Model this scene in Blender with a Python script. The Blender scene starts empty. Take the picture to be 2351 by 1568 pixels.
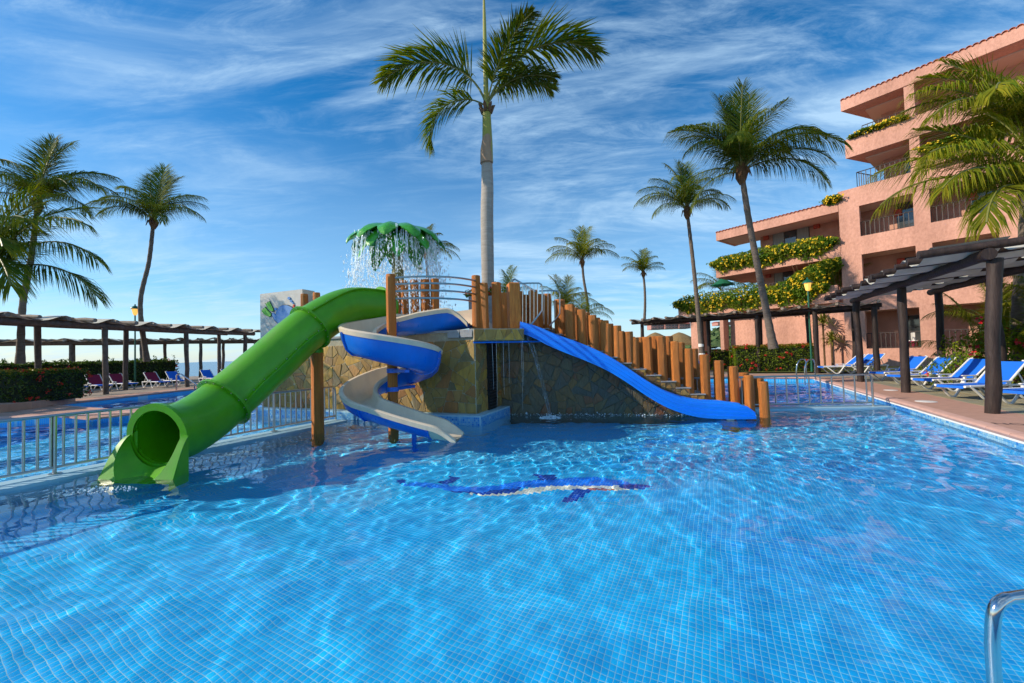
import bpy, math, random
import numpy as np
from mathutils import Vector, Matrix, geometry

sc = bpy.context.scene
COL = sc.collection
rad = math.radians

# ------------------------------------------------------------------ camera
F_PX, CX, CY, CAM_H = 914.4, 1175.5, 784.0, 1.7
TILT, ROLL = rad(1.69), 0.028
cf = np.array([0, math.cos(TILT), math.sin(TILT)])
cu0 = np.array([0, -math.sin(TILT), math.cos(TILT)])
cx0 = np.array([1.0, 0, 0])
cr = math.cos(ROLL) * cx0 - math.sin(ROLL) * cu0
cu = math.cos(ROLL) * cu0 + math.sin(ROLL) * cx0
CAMP = np.array([0, 0, CAM_H])
cam = bpy.data.cameras.new('camera')
cam.lens = 14.0
cam.sensor_width = 36.0
cam.clip_start = 0.05
cam.clip_end = 20000
camo = bpy.data.objects.new('camera', cam)
COL.objects.link(camo)
M = Matrix.Identity(4)
for i in range(3):
    M[i][0], M[i][1], M[i][2], M[i][3] = cr[i], cu[i], -cf[i], CAMP[i]
camo.matrix_world = M
sc.camera = camo

# ------------------------------------------------------------------ render settings
sc.view_settings.view_transform = 'Standard'
sc.view_settings.look = 'None'
sc.view_settings.exposure = 0.42
sc.view_settings.gamma = 1.0
sc.cycles.use_denoising = True
sc.cycles.use_adaptive_sampling = True
sc.cycles.adaptive_threshold = 0.02
sc.cycles.caustics_refractive = True
sc.cycles.caustics_reflective = False
sc.cycles.max_bounces = 10
sc.cycles.transparent_max_bounces = 12
sc.cycles.sample_clamp_indirect = 6.0

# ------------------------------------------------------------------ sun and sky
SUN_AZ, SUN_EL = rad(-98), rad(29)
sund = Vector((math.sin(SUN_AZ) * math.cos(SUN_EL), math.cos(SUN_AZ) * math.cos(SUN_EL), math.sin(SUN_EL)))
sl = bpy.data.lights.new('sun', 'SUN')
sl.energy = 4.0
sl.angle = rad(0.5)
sl.color = (1.0, 0.87, 0.69)
slo = bpy.data.objects.new('sun', sl)
COL.objects.link(slo)
slo.rotation_euler = sund.to_track_quat('Z', 'Y').to_euler()
sl.cycles.is_caustics_light = True

world = bpy.data.worlds.new('World')
sc.world = world
world.use_nodes = True
wn = world.node_tree
bg = wn.nodes['Background']
bg.inputs[1].default_value = 0.15
def nd(nt, t, **kw):
    n = nt.nodes.new(t)
    for k, v in kw.items():
        setattr(n, k, v)
    return n
def wire(nt, a, b):
    nt.links.new(a, b)
def math_node(nt, op, a, b=None, clamp=False):
    n = nd(nt, 'ShaderNodeMath', operation=op, use_clamp=clamp)
    for i, x in enumerate((a, b)):
        if x is None:
            continue
        if isinstance(x, (int, float)):
            n.inputs[i].default_value = x
        else:
            wire(nt, x, n.inputs[i])
    return n.outputs[0]
sky = nd(wn, 'ShaderNodeTexSky', sky_type='NISHITA', sun_disc=False, sun_elevation=SUN_EL, sun_rotation=SUN_AZ,
         air_density=1.0, dust_density=0.35, ozone_density=3.0, altitude=0)
hs = nd(wn, 'ShaderNodeHueSaturation')
hs.inputs['Saturation'].default_value = 1.95
hs.inputs['Value'].default_value = 0.80
wire(wn, sky.outputs[0], hs.inputs['Color'])
tc = nd(wn, 'ShaderNodeTexCoord')
sep = nd(wn, 'ShaderNodeSeparateXYZ')
wire(wn, tc.outputs['Generated'], sep.inputs[0])
zz = math_node(wn, 'ADD', math_node(wn, 'MAXIMUM', sep.outputs[2], 0.0), 0.16)
px = math_node(wn, 'DIVIDE', sep.outputs[0], zz)
py = math_node(wn, 'DIVIDE', sep.outputs[1], zz)
cmb = nd(wn, 'ShaderNodeCombineXYZ')
wire(wn, px, cmb.inputs[0]); wire(wn, py, cmb.inputs[1])
def cloud_layer(rot, scale, stretch, detail, rough, dist, lo, hi, off):
    mp = nd(wn, 'ShaderNodeMapping')
    mp.inputs['Rotation'].default_value = (0, 0, rad(rot))
    mp.inputs['Scale'].default_value = (scale, scale * stretch, 1)
    mp.inputs['Location'].default_value = off
    wire(wn, cmb.outputs[0], mp.inputs['Vector'])
    n = nd(wn, 'ShaderNodeTexNoise')
    n.inputs['Scale'].default_value = 1.0
    n.inputs['Detail'].default_value = detail
    n.inputs['Roughness'].default_value = rough
    n.inputs['Distortion'].default_value = dist
    wire(wn, mp.outputs[0], n.inputs['Vector'])
    r = nd(wn, 'ShaderNodeMapRange', interpolation_type='SMOOTHSTEP')
    r.inputs[1].default_value = lo; r.inputs[2].default_value = hi
    wire(wn, n.outputs[0], r.inputs[0])
    return r.outputs[0]
c1 = cloud_layer(24, 0.85, 2.6, 9, 0.62, 0.9, 0.40, 0.74, (1.3, 0.4, 0))
c2 = cloud_layer(-12, 2.6, 3.2, 10, 0.70, 0.6, 0.42, 0.80, (4.0, 2.0, 0))
c3 = cloud_layer(10, 0.42, 1.4, 4, 0.5, 0.3, 0.30, 0.56, (0.2, 7.3, 0))
cm = math_node(wn, 'MULTIPLY', math_node(wn, 'ADD', c1, math_node(wn, 'MULTIPLY', c2, 0.45)), c3, True)
cm = math_node(wn, 'ADD', cm, math_node(wn, 'MULTIPLY', c2, 0.14), True)
low = nd(wn, 'ShaderNodeMapRange', interpolation_type='SMOOTHSTEP')
low.inputs[1].default_value = 0.0; low.inputs[2].default_value = 0.60
low.inputs[3].default_value = 0.56; low.inputs[4].default_value = 0.0
wire(wn, sep.outputs[2], low.inputs[0])
inv1 = math_node(wn, 'SUBTRACT', 1.0, math_node(wn, 'MULTIPLY', cm, 0.74))
inv2 = math_node(wn, 'SUBTRACT', 1.0, low.outputs[0])
cm = math_node(wn, 'SUBTRACT', 1.0, math_node(wn, 'MULTIPLY', inv1, inv2), True)
mixc = nd(wn, 'ShaderNodeMix', data_type='RGBA')
wire(wn, cm, mixc.inputs[0])
wire(wn, hs.outputs[0], mixc.inputs[6])
mixc.inputs[7].default_value = (3.1, 4.4, 5.6, 1)
wire(wn, mixc.outputs[2], bg.inputs[0])

# ------------------------------------------------------------------ photo rays to places
def ray(u, v):
    return cr * (u - CX) / F_PX - cu * (v - CY) / F_PX + cf
def oz(u, v, z):
    d = ray(u, v)
    return CAMP + d * (z - CAM_H) / d[2]
def ay(u, v, y):
    d = ray(u, v)
    return CAMP + d * y / d[1]
def hv(u, v, p0, d):
    """point of the ray on the vertical plane through p0 along d"""
    r = ray(u, v)
    n = (d[1], -d[0])
    t = (n[0] * p0[0] + n[1] * p0[1]) / (n[0] * r[0] + n[1] * r[1])
    return CAMP + r * t

# ------------------------------------------------------------------ object helpers
def put(o, parent=None):
    COL.objects.link(o)
    if parent is not None:
        o.parent = parent
    return o
def tag(o, label=None, cat=None, group=None, kind=None):
    if label: o['label'] = label
    if cat: o['category'] = cat
    if group: o['group'] = group
    if kind: o['kind'] = kind
    return o
def thing(name, label, cat, loc=(0, 0, 0), rz=0.0, group=None):
    o = bpy.data.objects.new(name, None)
    o.empty_display_size = 0.1
    o.location = loc
    o.rotation_euler = (0, 0, rz)
    put(o)
    return tag(o, label, cat, group)
def inst(name, mesh, parent, loc=(0, 0, 0), rot=(0, 0, 0), scale=(1, 1, 1)):
    o = bpy.data.objects.new(name, mesh)
    o.location = loc
    o.rotation_euler = rot
    o.scale = scale
    return put(o, parent)
def copy_tree(o, parent=None):
    c = o.copy()
    COL.objects.link(c)
    c.parent = parent
    for ch in list(o.children):
        copy_tree(ch, c)
    return c

class MB:
    """collects faces for one mesh"""
    def __init__(s):
        s.v = []; s.f = []; s.mi = []; s.tone = []; s.mat = 0; s.tn = 0.5
    def _add(s, vs, fs):
        b = len(s.v)
        s.v.extend([tuple(map(float, p)) for p in vs])
        s.tone.extend([s.tn] * len(vs))
        for f in fs:
            s.f.append(tuple(i + b for i in f)); s.mi.append(s.mat)
    def box(s, c, size, rz=0.0, bev=0.0):
        hx, hy, hz = size[0] / 2, size[1] / 2, size[2] / 2
        ca, sa = math.cos(rz), math.sin(rz)
        if bev <= 0:
            P = [(x, y, z) for z in (-hz, hz) for x, y in ((-hx, -hy), (hx, -hy), (hx, hy), (-hx, hy))]
            Fs = [(0, 3, 2, 1), (4, 5, 6, 7), (0, 1, 5, 4), (1, 2, 6, 5), (2, 3, 7, 6), (3, 0, 4, 7)]
        else:
            b = bev
            ring = lambda ix, iy, z: [(-ix, -iy, z), (ix, -iy, z), (ix, iy, z), (-ix, iy, z)]
            P = ring(hx - b, hy - b, -hz) + ring(hx, hy, -hz + b) + ring(hx, hy, hz - b) + ring(hx - b, hy - b, hz)
            Fs = [(0, 3, 2, 1), (12, 13, 14, 15)]
            for k in range(3):
                for i in range(4):
                    a, c2 = k * 4 + i, k * 4 + (i + 1) % 4
                    Fs.append((a, c2, c2 + 4, a + 4))
        s._add([(c[0] + x * ca - y * sa, c[1] + x * sa + y * ca, c[2] + z) for x, y, z in P], Fs)
    def prism(s, poly, z0, z1, cap=True):
        n = len(poly)
        P = [(x, y, z0) for x, y in poly] + [(x, y, z1) for x, y in poly]
        Fs = [(i, (i + 1) % n, (i + 1) % n + n, i + n) for i in range(n)]
        if cap:
            Fs += [tuple(range(n - 1, -1, -1)), tuple(range(n, 2 * n))]
        s._add(P, Fs)
    def hexa(s, P):
        s._add(P, [(0, 3, 2, 1), (4, 5, 6, 7), (0, 1, 5, 4), (1, 2, 6, 5), (2, 3, 7, 6), (3, 0, 4, 7)])
    def quad(s, a, b, c, d):
        s._add([a, b, c, d], [(0, 1, 2, 3)])
    def tube(s, path, r, seg=10, cap=True, wob=0.0, rng=None):
        path = [np.array(p, float) for p in path]
        n = len(path)
        rs = r if hasattr(r, '__len__') else [r] * n
        T = [path[min(i + 1, n - 1)] - path[max(i - 1, 0)] for i in range(n)]
        T = [t / (np.linalg.norm(t) + 1e-9) for t in T]
        ref = np.array([0, 0, 1.0]) if abs(T[0][2]) < .9 else np.array([1.0, 0, 0])
        N = np.cross(T[0], ref); N /= np.linalg.norm(N)
        P = []
        for i in range(n):
            N = N - T[i] * (N @ T[i]); N /= np.linalg.norm(N) + 1e-9
            B = np.cross(T[i], N)
            for k in range(seg):
                a = 2 * math.pi * k / seg
                rr = rs[i]
                if wob and rng is not None:
                    rr *= 1 + wob * rng.uniform(-1, 1)
                P.append(path[i] + rr * (math.cos(a) * N + math.sin(a) * B))
        Fs = []
        for i in range(n - 1):
            for k in range(seg):
                k2 = (k + 1) % seg
                Fs.append((i * seg + k, i * seg + k2, (i + 1) * seg + k2, (i + 1) * seg + k))
        if cap:
            Fs.append(tuple(range(seg - 1, -1, -1)))
            Fs.append(tuple((n - 1) * seg + k for k in range(seg)))
        s._add(P, Fs)
    def lathe(s, prof, seg=16, c=(0, 0, 0), rfun=None):
        P = []
        for r, z in prof:
            for k in range(seg):
                a = 2 * math.pi * k / seg
                rr = r * (rfun(a, z) if rfun else 1)
                P.append((c[0] + rr * math.cos(a), c[1] + rr * math.sin(a), c[2] + z))
        Fs = []
        n = len(prof)
        for i in range(n - 1):
            for k in range(seg):
                k2 = (k + 1) % seg
                Fs.append((i * seg + k, i * seg + k2, (i + 1) * seg + k2, (i + 1) * seg + k))
        Fs.append(tuple(range(seg - 1, -1, -1)))
        Fs.append(tuple((n - 1) * seg + k for k in range(seg)))
        s._add(P, Fs)
    def loft(s, rings, close=False, caps=False):
        n = len(rings[0]); P = [p for r in rings for p in r]; Fs = []
        kk = n if close else n - 1
        for i in range(len(rings) - 1):
            for k in range(kk):
                k2 = (k + 1) % n
                Fs.append((i * n + k, i * n + k2, (i + 1) * n + k2, (i + 1) * n + k))
        if caps:
            Fs.append(tuple(range(n - 1, -1, -1)))
            Fs.append(tuple((len(rings) - 1) * n + k for k in range(n)))
        s._add(P, Fs)
    def mesh(s, name, mats, smooth=False, angle=None):
        me = bpy.data.meshes.new(name)
        me.from_pydata(s.v, [], s.f)
        for m in (mats if isinstance(mats, (list, tuple)) else [mats]):
            me.materials.append(m)
        if len(set(s.mi)) > 1 or s.mat:
            me.polygons.foreach_set('material_index', s.mi)
        if smooth:
            me.polygons.foreach_set('use_smooth', [True] * len(s.f))
            if angle:
                me.set_sharp_from_angle(angle=rad(angle))
        if len(set(s.tone)) > 1:
            at = me.attributes.new('tone', 'FLOAT', 'POINT')
            at.data.foreach_set('value', s.tone)
        me.update()
        return me
    def build(s, name, mats, parent=None, smooth=False, angle=35):
        return put(bpy.data.objects.new(name, s.mesh(name, mats, smooth, angle)), parent)

def np_mesh(name, V, Fq, mat, tone=None, smooth=False):
    me = bpy.data.meshes.new(name)
    V = np.asarray(V, np.float32); Fq = np.asarray(Fq, np.int32)
    k = Fq.shape[1]
    me.vertices.add(len(V)); me.vertices.foreach_set('co', V.ravel())
    me.loops.add(Fq.size); me.loops.foreach_set('vertex_index', Fq.ravel())
    me.polygons.add(len(Fq)); me.polygons.foreach_set('loop_start', np.arange(len(Fq), dtype=np.int32) * k)
    if smooth:
        me.polygons.foreach_set('use_smooth', np.ones(len(Fq), bool))
    me.materials.append(mat)
    if tone is not None:
        at = me.attributes.new('tone', 'FLOAT', 'POINT')
        at.data.foreach_set('value', np.asarray(tone, np.float32))
    me.update(calc_edges=True)
    me.validate()
    return me

# ------------------------------------------------------------------ materials
def mat(name, color, rough=0.6, metal=0.0, spec=0.5, vary=None, scale=6.0, stretch=(1, 1, 1), bump=0.0, bscale=None,
        rand=0.0, coat=0.0, detail=5.0, coords='Object', trans=0.0, tonecol=None, randcol=None, stain=0.0, sscale=.6, sstretch=(1, 1, .25)):
    m = bpy.data.materials.new(name)
    m.use_nodes = True
    nt = m.node_tree
    b = nt.nodes['Principled BSDF']
    b.inputs['Roughness'].default_value = rough
    b.inputs['Metallic'].default_value = metal
    b.inputs['Specular IOR Level'].default_value = spec
    b.inputs['Coat Weight'].default_value = coat
    b.inputs['Coat Roughness'].default_value = 0.08
    col = None
    def rgb(c):
        n = nd(nt, 'ShaderNodeRGB'); n.outputs[0].default_value = (*c, 1); return n.outputs[0]
    def mix(f, a, c2, mode='MIX'):
        n = nd(nt, 'ShaderNodeMix', data_type='RGBA', blend_type=mode)
        if isinstance(f, float): n.inputs[0].default_value = f
        else: wire(nt, f, n.inputs[0])
        wire(nt, a, n.inputs[6]); wire(nt, c2, n.inputs[7])
        return n.outputs[2]
    col = rgb(color)
    if randcol:
        oi = nd(nt, 'ShaderNodeObjectInfo')
        cr_ = nd(nt, 'ShaderNodeValToRGB')
        cr_.color_ramp.interpolation = 'LINEAR'
        els = cr_.color_ramp.elements
        els[0].color = (*randcol[0], 1); els[0].position = 0
        els[1].color = (*randcol[-1], 1); els[1].position = 1
        for i, c2 in enumerate(randcol[1:-1]):
            e = els.new((i + 1) / (len(randcol) - 1)); e.color = (*c2, 1)
        wire(nt, oi.outputs['Random'], cr_.inputs[0])
        col = cr_.outputs[0]
    if tonecol:
        at = nd(nt, 'ShaderNodeAttribute', attribute_name='tone')
        col = mix(at.outputs['Fac'], col, rgb(tonecol))
    if vary or bump:
        tcn = nd(nt, 'ShaderNodeTexCoord')
        mp = nd(nt, 'ShaderNodeMapping')
        mp.inputs['Scale'].default_value = stretch
        wire(nt, tcn.outputs[coords], mp.inputs[0])
        if rand or randcol:
            oi2 = nd(nt, 'ShaderNodeObjectInfo')
            va = nd(nt, 'ShaderNodeVectorMath', operation='MULTIPLY')
            wire(nt, oi2.outputs['Random'], va.inputs[0]); va.inputs[1].default_value = (37, 19, 53)
            wire(nt, va.outputs[0], mp.inputs['Location'])
    if vary:
        n = nd(nt, 'ShaderNodeTexNoise')
        n.inputs['Scale'].default_value = scale; n.inputs['Detail'].default_value = detail
        n.inputs['Roughness'].default_value = 0.6
        wire(nt, mp.outputs[0], n.inputs['Vector'])
        r = nd(nt, 'ShaderNodeMapRange')
        r.inputs[1].default_value = 0.32; r.inputs[2].default_value = 0.68
        wire(nt, n.outputs[0], r.inputs[0])
        col = mix(r.outputs[0], col, rgb(vary)) if not randcol else mix(math_node(nt, 'MULTIPLY', r.outputs[0], 0.5), col, rgb(vary))
    if rand:
        oi = nd(nt, 'ShaderNodeObjectInfo')
        h = nd(nt, 'ShaderNodeHueSaturation')
        rr = nd(nt, 'ShaderNodeMapRange')
        rr.inputs[3].default_value = 1 - rand; rr.inputs[4].default_value = 1 + rand
        wire(nt, oi.outputs['Random'], rr.inputs[0])
        wire(nt, rr.outputs[0], h.inputs['Value']); wire(nt, col, h.inputs['Color'])
        col = h.outputs[0]
    if stain:
        tcs = nd(nt, 'ShaderNodeTexCoord'); mps = nd(nt, 'ShaderNodeMapping'); mps.inputs['Scale'].default_value = sstretch
        wire(nt, tcs.outputs[coords], mps.inputs[0])
        ns = nd(nt, 'ShaderNodeTexNoise'); ns.inputs['Scale'].default_value = sscale; ns.inputs['Detail'].default_value = 8; ns.inputs['Roughness'].default_value = .68
        wire(nt, mps.outputs[0], ns.inputs['Vector'])
        rs_ = nd(nt, 'ShaderNodeMapRange'); rs_.inputs[1].default_value = .35; rs_.inputs[2].default_value = .7
        rs_.inputs[3].default_value = 1.06; rs_.inputs[4].default_value = 1 - stain
        wire(nt, ns.outputs[0], rs_.inputs[0])
        hv_ = nd(nt, 'ShaderNodeHueSaturation'); wire(nt, rs_.outputs[0], hv_.inputs['Value']); wire(nt, col, hv_.inputs['Color'])
        col = hv_.outputs[0]
        rr2 = nd(nt, 'ShaderNodeMapRange'); rr2.inputs[1].default_value = .3; rr2.inputs[2].default_value = .7
        rr2.inputs[3].default_value = max(.05, rough - .08); rr2.inputs[4].default_value = min(1, rough + .2)
        wire(nt, ns.outputs[0], rr2.inputs[0]); wire(nt, rr2.outputs[0], b.inputs['Roughness'])
    wire(nt, col, b.inputs['Base Color'])
    if bump:
        n2 = nd(nt, 'ShaderNodeTexNoise')
        n2.inputs['Scale'].default_value = bscale or scale * 3; n2.inputs['Detail'].default_value = 5
        wire(nt, mp.outputs[0], n2.inputs['Vector'])
        bp = nd(nt, 'ShaderNodeBump'); bp.inputs['Strength'].default_value = bump; bp.inputs['Distance'].default_value = 0.02
        wire(nt, n2.outputs[0], bp.inputs['Height']); wire(nt, bp.outputs[0], b.inputs['Normal'])
    if trans:
        tr = nd(nt, 'ShaderNodeBsdfTranslucent')
        h2 = nd(nt, 'ShaderNodeHueSaturation'); h2.inputs['Value'].default_value = 1.6; h2.inputs['Saturation'].default_value = 1.1
        wire(nt, col, h2.inputs['Color']); wire(nt, h2.outputs[0], tr.inputs[0])
        ms = nd(nt, 'ShaderNodeMixShader'); ms.inputs[0].default_value = trans
        wire(nt, b.outputs[0], ms.inputs[1]); wire(nt, tr.outputs[0], ms.inputs[2])
        wire(nt, ms.outputs[0], nt.nodes['Material Output'].inputs[0])
    return m

MT = {}
MT['log'] = mat('log wood', (0.68, 0.235, 0.034), 0.62, vary=(0.40, 0.105, 0.014), scale=6, stretch=(5, 5, .45), bump=1.0, bscale=14, rand=.16)
MT['logtop'] = mat('log end grain', (0.42, 0.16, 0.06), 0.8, vary=(0.25, 0.09, 0.03), scale=14)
MT['steel'] = mat('brushed steel', (0.46, 0.44, 0.41), 0.28, 1.0)
MT['chrome'] = mat('polished steel', (0.66, 0.65, 0.64), 0.12, 1.0, vary=(.55, .54, .53), scale=3)
MT['green'] = mat('green fibreglass', (0.075, 0.32, 0.001), 0.34, spec=.4, vary=(0.09, 0.36, 0.002), scale=1.3, coat=.1, stain=.22, sscale=1.6, sstretch=(1, 1, .5))
MT['blue'] = mat('blue fibreglass', (0.002, 0.135, 0.64), 0.30, vary=(0.003, 0.165, 0.70), scale=1.5, coat=.15, stain=.2, sscale=2.2, sstretch=(1, 1, .5))
MT['wave'] = mat('bright blue fibreglass', (0.003, 0.18, 0.82), 0.34, vary=(0.004, 0.22, 0.88), scale=1.2, coat=.15, stain=.16, sscale=2.2, sstretch=(.5, 1, 1))
MT['cream'] = mat('cream gelcoat', (0.78, 0.64, 0.45), 0.34, vary=(0.72, 0.59, 0.43), scale=2, coat=.15, stain=.14, sscale=2.5)
MT['stone'] = mat('flagstone', (.3, .2, .1), 0.66, vary=(0.13, 0.08, 0.03), scale=3.0, stretch=(3.2, 3.2, .8), bump=1.0, bscale=7,
                  randcol=[(.48, .25, .035), (.30, .17, .04), (.56, .29, .03), (.22, .16, .06), (.46, .16, .03), (.40, .26, .07), (.62, .34, .045), (.17, .14, .07), (.46, .27, .06)])
MT['wet_shade_stone'] = mat('wet shade-darkened flagstone', (.1, .07, .04), 0.42, vary=(0.03, 0.03, 0.02), scale=2.6, stretch=(3, 3, .8), bump=1.0, bscale=7,
                  randcol=[(.21, .11, .026), (.11, .08, .03), (.25, .125, .022), (.075, .07, .04), (.22, .08, .025), (.15, .11, .045), (.07, .07, .055), (.18, .12, .04)])  # stair wall's shade is put into these dark colours, besides the wet
MT['wet_shade_mortar'] = mat('wet shade-darkened mortar', (0.12, 0.115, 0.085), 0.6, vary=(0.08, 0.08, 0.06), scale=8, bump=.4)  # darker copy of the mortar: wet, with the wall's shade in its colour
MT['mortar'] = mat('mortar', (0.42, 0.37, 0.25), 0.9, vary=(0.27, 0.25, 0.18), scale=8, bump=.4)
MT['concrete'] = mat('grey concrete', (0.34, 0.34, 0.33), 0.85, vary=(0.24, 0.24, 0.24), scale=7, bump=.3)
MT['plaster'] = mat('pale plaster', (0.58, 0.56, 0.50), 0.9, vary=(0.48, 0.46, 0.41), scale=3, bump=.5, bscale=40)
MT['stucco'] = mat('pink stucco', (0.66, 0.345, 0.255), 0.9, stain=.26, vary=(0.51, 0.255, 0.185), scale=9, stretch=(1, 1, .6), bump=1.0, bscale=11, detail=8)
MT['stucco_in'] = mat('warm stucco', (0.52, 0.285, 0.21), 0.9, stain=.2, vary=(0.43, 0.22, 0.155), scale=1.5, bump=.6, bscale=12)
MT['soffit'] = mat('painted soffit', (0.60, 0.45, 0.36), 0.9)
MT['terracotta'] = mat('terracotta', (0.46, 0.13, 0.06), 0.8, vary=(0.33, 0.08, 0.04), scale=4, rand=.2)
MT['redbox'] = mat('red lamp box', (0.40, 0.05, 0.02), 0.6)
MT['darkwood'] = mat('dark stained timber', (0.016, 0.010, 0.009), 0.55, spec=.3, vary=(0.046, 0.029, 0.024), scale=3, stretch=(3, 3, .6), bump=.6, bscale=14, rand=.2)
MT['oldwood'] = mat('weathered timber', (0.060, 0.042, 0.034), 0.75, vary=(0.14, 0.105, 0.085), scale=3, stretch=(2, 2, 2), bump=.6, bscale=14, rand=.25)
MT['greywood'] = mat('greyed timber', (0.16, 0.125, 0.10), 0.8, vary=(0.27, 0.22, 0.175), scale=3, bump=.5, bscale=14, rand=.25)
MT['canvas'] = mat('shade canvas', (0.60, 0.58, 0.50), 0.9, vary=(0.46, 0.44, 0.37), scale=2.5, trans=.04)
MT['white'] = mat('white plastic', (0.78, 0.77, 0.74), 0.4, vary=(0.70, 0.68, 0.64), scale=4)
MT['sling'] = mat('blue sling fabric', (0.004, 0.15, 0.72), 0.75, vary=(0.004, 0.17, 0.78), scale=3, trans=.12)
MT['maroon'] = mat('maroon towel', (0.24, 0.006, 0.045), 0.9, vary=(0.20, 0.005, 0.04), scale=4)
MT['coping'] = mat('pink coping', (0.50, 0.275, 0.20), 0.85, vary=(0.42, 0.23, 0.165), scale=5, bump=.4, bscale=60, coords='Object')
MT['bullnose'] = mat('rose bullnose', (0.60, 0.36, 0.29), 0.7, vary=(0.52, 0.30, 0.24), scale=3)
MT['slab'] = mat('slate paving', (.3, .28, .2), 0.7, vary=(0.20, 0.17, 0.08), scale=3.5, bump=.5, bscale=12,
                 randcol=[(.27, .26, .18), (.34, .29, .18), (.24, .25, .20), (.38, .30, .16), (.30, .29, .22)])
MT['ground'] = mat('terrace ground', (0.32, 0.25, 0.19), 0.9, vary=(0.25, 0.20, 0.15), scale=.8, bump=.2, bscale=30)
MT['lawn'] = mat('lawn', (0.085, 0.13, 0.012), 0.9, vary=(0.14, 0.16, 0.02), scale=1.5, bump=.6, bscale=60)
MT['grout'] = mat('pale grout', (0.32, 0.58, 0.70), 0.8, vary=(.16, .46, .70), scale=2)
MT['ledge'] = mat('ledge tile', (0.36, 0.55, 0.64), 0.6, vary=(0.28, 0.48, 0.60), scale=4)
MT['black'] = mat('dark louvre', (0.008, 0.008, 0.010), 0.5)
MT['iron'] = mat('dark iron', (0.05, 0.035, 0.03), 0.5)
MT['glass'] = mat('window glass', (0.05, 0.06, 0.065), 0.05, spec=1.0)
MT['curtain'] = mat('window curtain', (0.30, 0.29, 0.26), 0.5, vary=(.20, .19, .17), scale=6, stretch=(6, 6, .2))
MT['lampgreen'] = mat('green painted iron', (0.004, 0.10, 0.055), 0.4)
MT['umbrella'] = mat('green parasol cloth', (0.004, 0.13, 0.06), 0.8, trans=.15)
MT['whitepaint'] = mat('white lime wash', (0.75, 0.74, 0.70), 0.9)
MT['paint_black'] = mat('black paint', (0.03, 0.03, 0.035), 0.8)
MT['thatch'] = mat('palm thatch', (0.30, 0.20, 0.08), 0.95, vary=(0.16, 0.10, 0.04), scale=5, stretch=(3, 3, .5), bump=1, bscale=14)
MT['hill'] = mat('wooded hill', (0.035, 0.085, 0.022), 0.95, vary=(0.07, 0.11, 0.035), scale=.05, bump=1, bscale=.3)
MT['farroof'] = mat('far red roof', (0.40, 0.09, 0.06), 0.9, vary=(.30, .07, .05), scale=.3)
MT['farwall'] = mat('far pink wall', (0.50, 0.24, 0.20), 0.9)
MT['sand'] = mat('beach sand', (0.42, 0.34, 0.24), 0.95, vary=(.36, .28, .2), scale=.4)
# foliage
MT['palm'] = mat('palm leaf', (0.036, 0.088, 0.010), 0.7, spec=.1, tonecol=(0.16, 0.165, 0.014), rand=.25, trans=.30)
MT['palm_y'] = mat('yellow green palm leaf', (0.070, 0.125, 0.008), 0.7, spec=.1, tonecol=(0.24, 0.21, 0.014), rand=.25, trans=.34)  # yellower leaf colour for some of the palms
MT['dryfrond'] = mat('dry leaf sheath', (0.16, 0.085, 0.035), 0.9, vary=(0.09, 0.045, 0.02), scale=6, bump=.8)
MT['rachis'] = mat('leaf stalk', (0.16, 0.16, 0.03), 0.5)
MT['hedge'] = mat('hedge leaf', (0.034, 0.085, 0.010), 0.5, spec=.3, tonecol=(0.085, 0.115, 0.014), trans=.25)
MT['vine'] = mat('vine leaf', (0.065, 0.145, 0.008), 0.6, spec=.2, tonecol=(0.20, 0.235, 0.014), trans=.3)
MT['hedgetip'] = mat('yellow tip leaf', (0.15, 0.14, 0.014), 0.5, tonecol=(0.34, 0.22, 0.03), trans=.35)  # yellower leaf colour for the hedge tops
MT['core'] = mat('dark hedge core', (0.015, 0.022, 0.006), 0.95)  # dark filling for the inside of hedges
MT['redflower'] = mat('red petal', (0.52, 0.012, 0.010), 0.6, tonecol=(0.62, 0.05, 0.02), trans=.25)
MT['pinkflower'] = mat('crimson bract', (0.50, 0.010, 0.055), 0.6, tonecol=(0.6, 0.03, 0.03), trans=.3)
MT['yellowflower'] = mat('yellow petal', (0.80, 0.50, 0.008), 0.6, tonecol=(0.85, 0.64, 0.02), trans=.3)
MT['agave'] = mat('yellow green strap leaf', (0.10, 0.125, 0.015), 0.5, tonecol=(0.26, 0.22, 0.03), trans=.25)
MT['trunk'] = mat('coconut bark', (0.17, 0.135, 0.105), 0.9, vary=(0.10, 0.075, 0.058), scale=5, stretch=(1, 1, 4), bump=1, bscale=7)
MT['royal'] = mat('royal palm bark', (0.38, 0.345, 0.30), 0.85, vary=(0.28, 0.25, 0.215), scale=2.5, stretch=(1, 1, 5), bump=.5, bscale=6)
MT['shaft'] = mat('green crownshaft', (0.25, 0.26, 0.03), 0.45, vary=(0.34, 0.29, 0.06), scale=1.2, stretch=(2, 2, .6))
MT['sheath'] = mat('tan leaf sheath', (0.40, 0.26, 0.16), 0.8, vary=(0.30, 0.19, 0.12), scale=2, stretch=(5, 5, .5))

def emis(name, c, s):
    m = bpy.data.materials.new(name); m.use_nodes = True
    b = m.node_tree.nodes['Principled BSDF']
    b.inputs['Base Color'].default_value = (*c, 1)
    b.inputs['Emission Color'].default_value = (*c, 1); b.inputs['Emission Strength'].default_value = s
    return m
MT['lampglow'] = emis('lit lantern pane', (1.0, 0.50, 0.10), .75)

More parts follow.
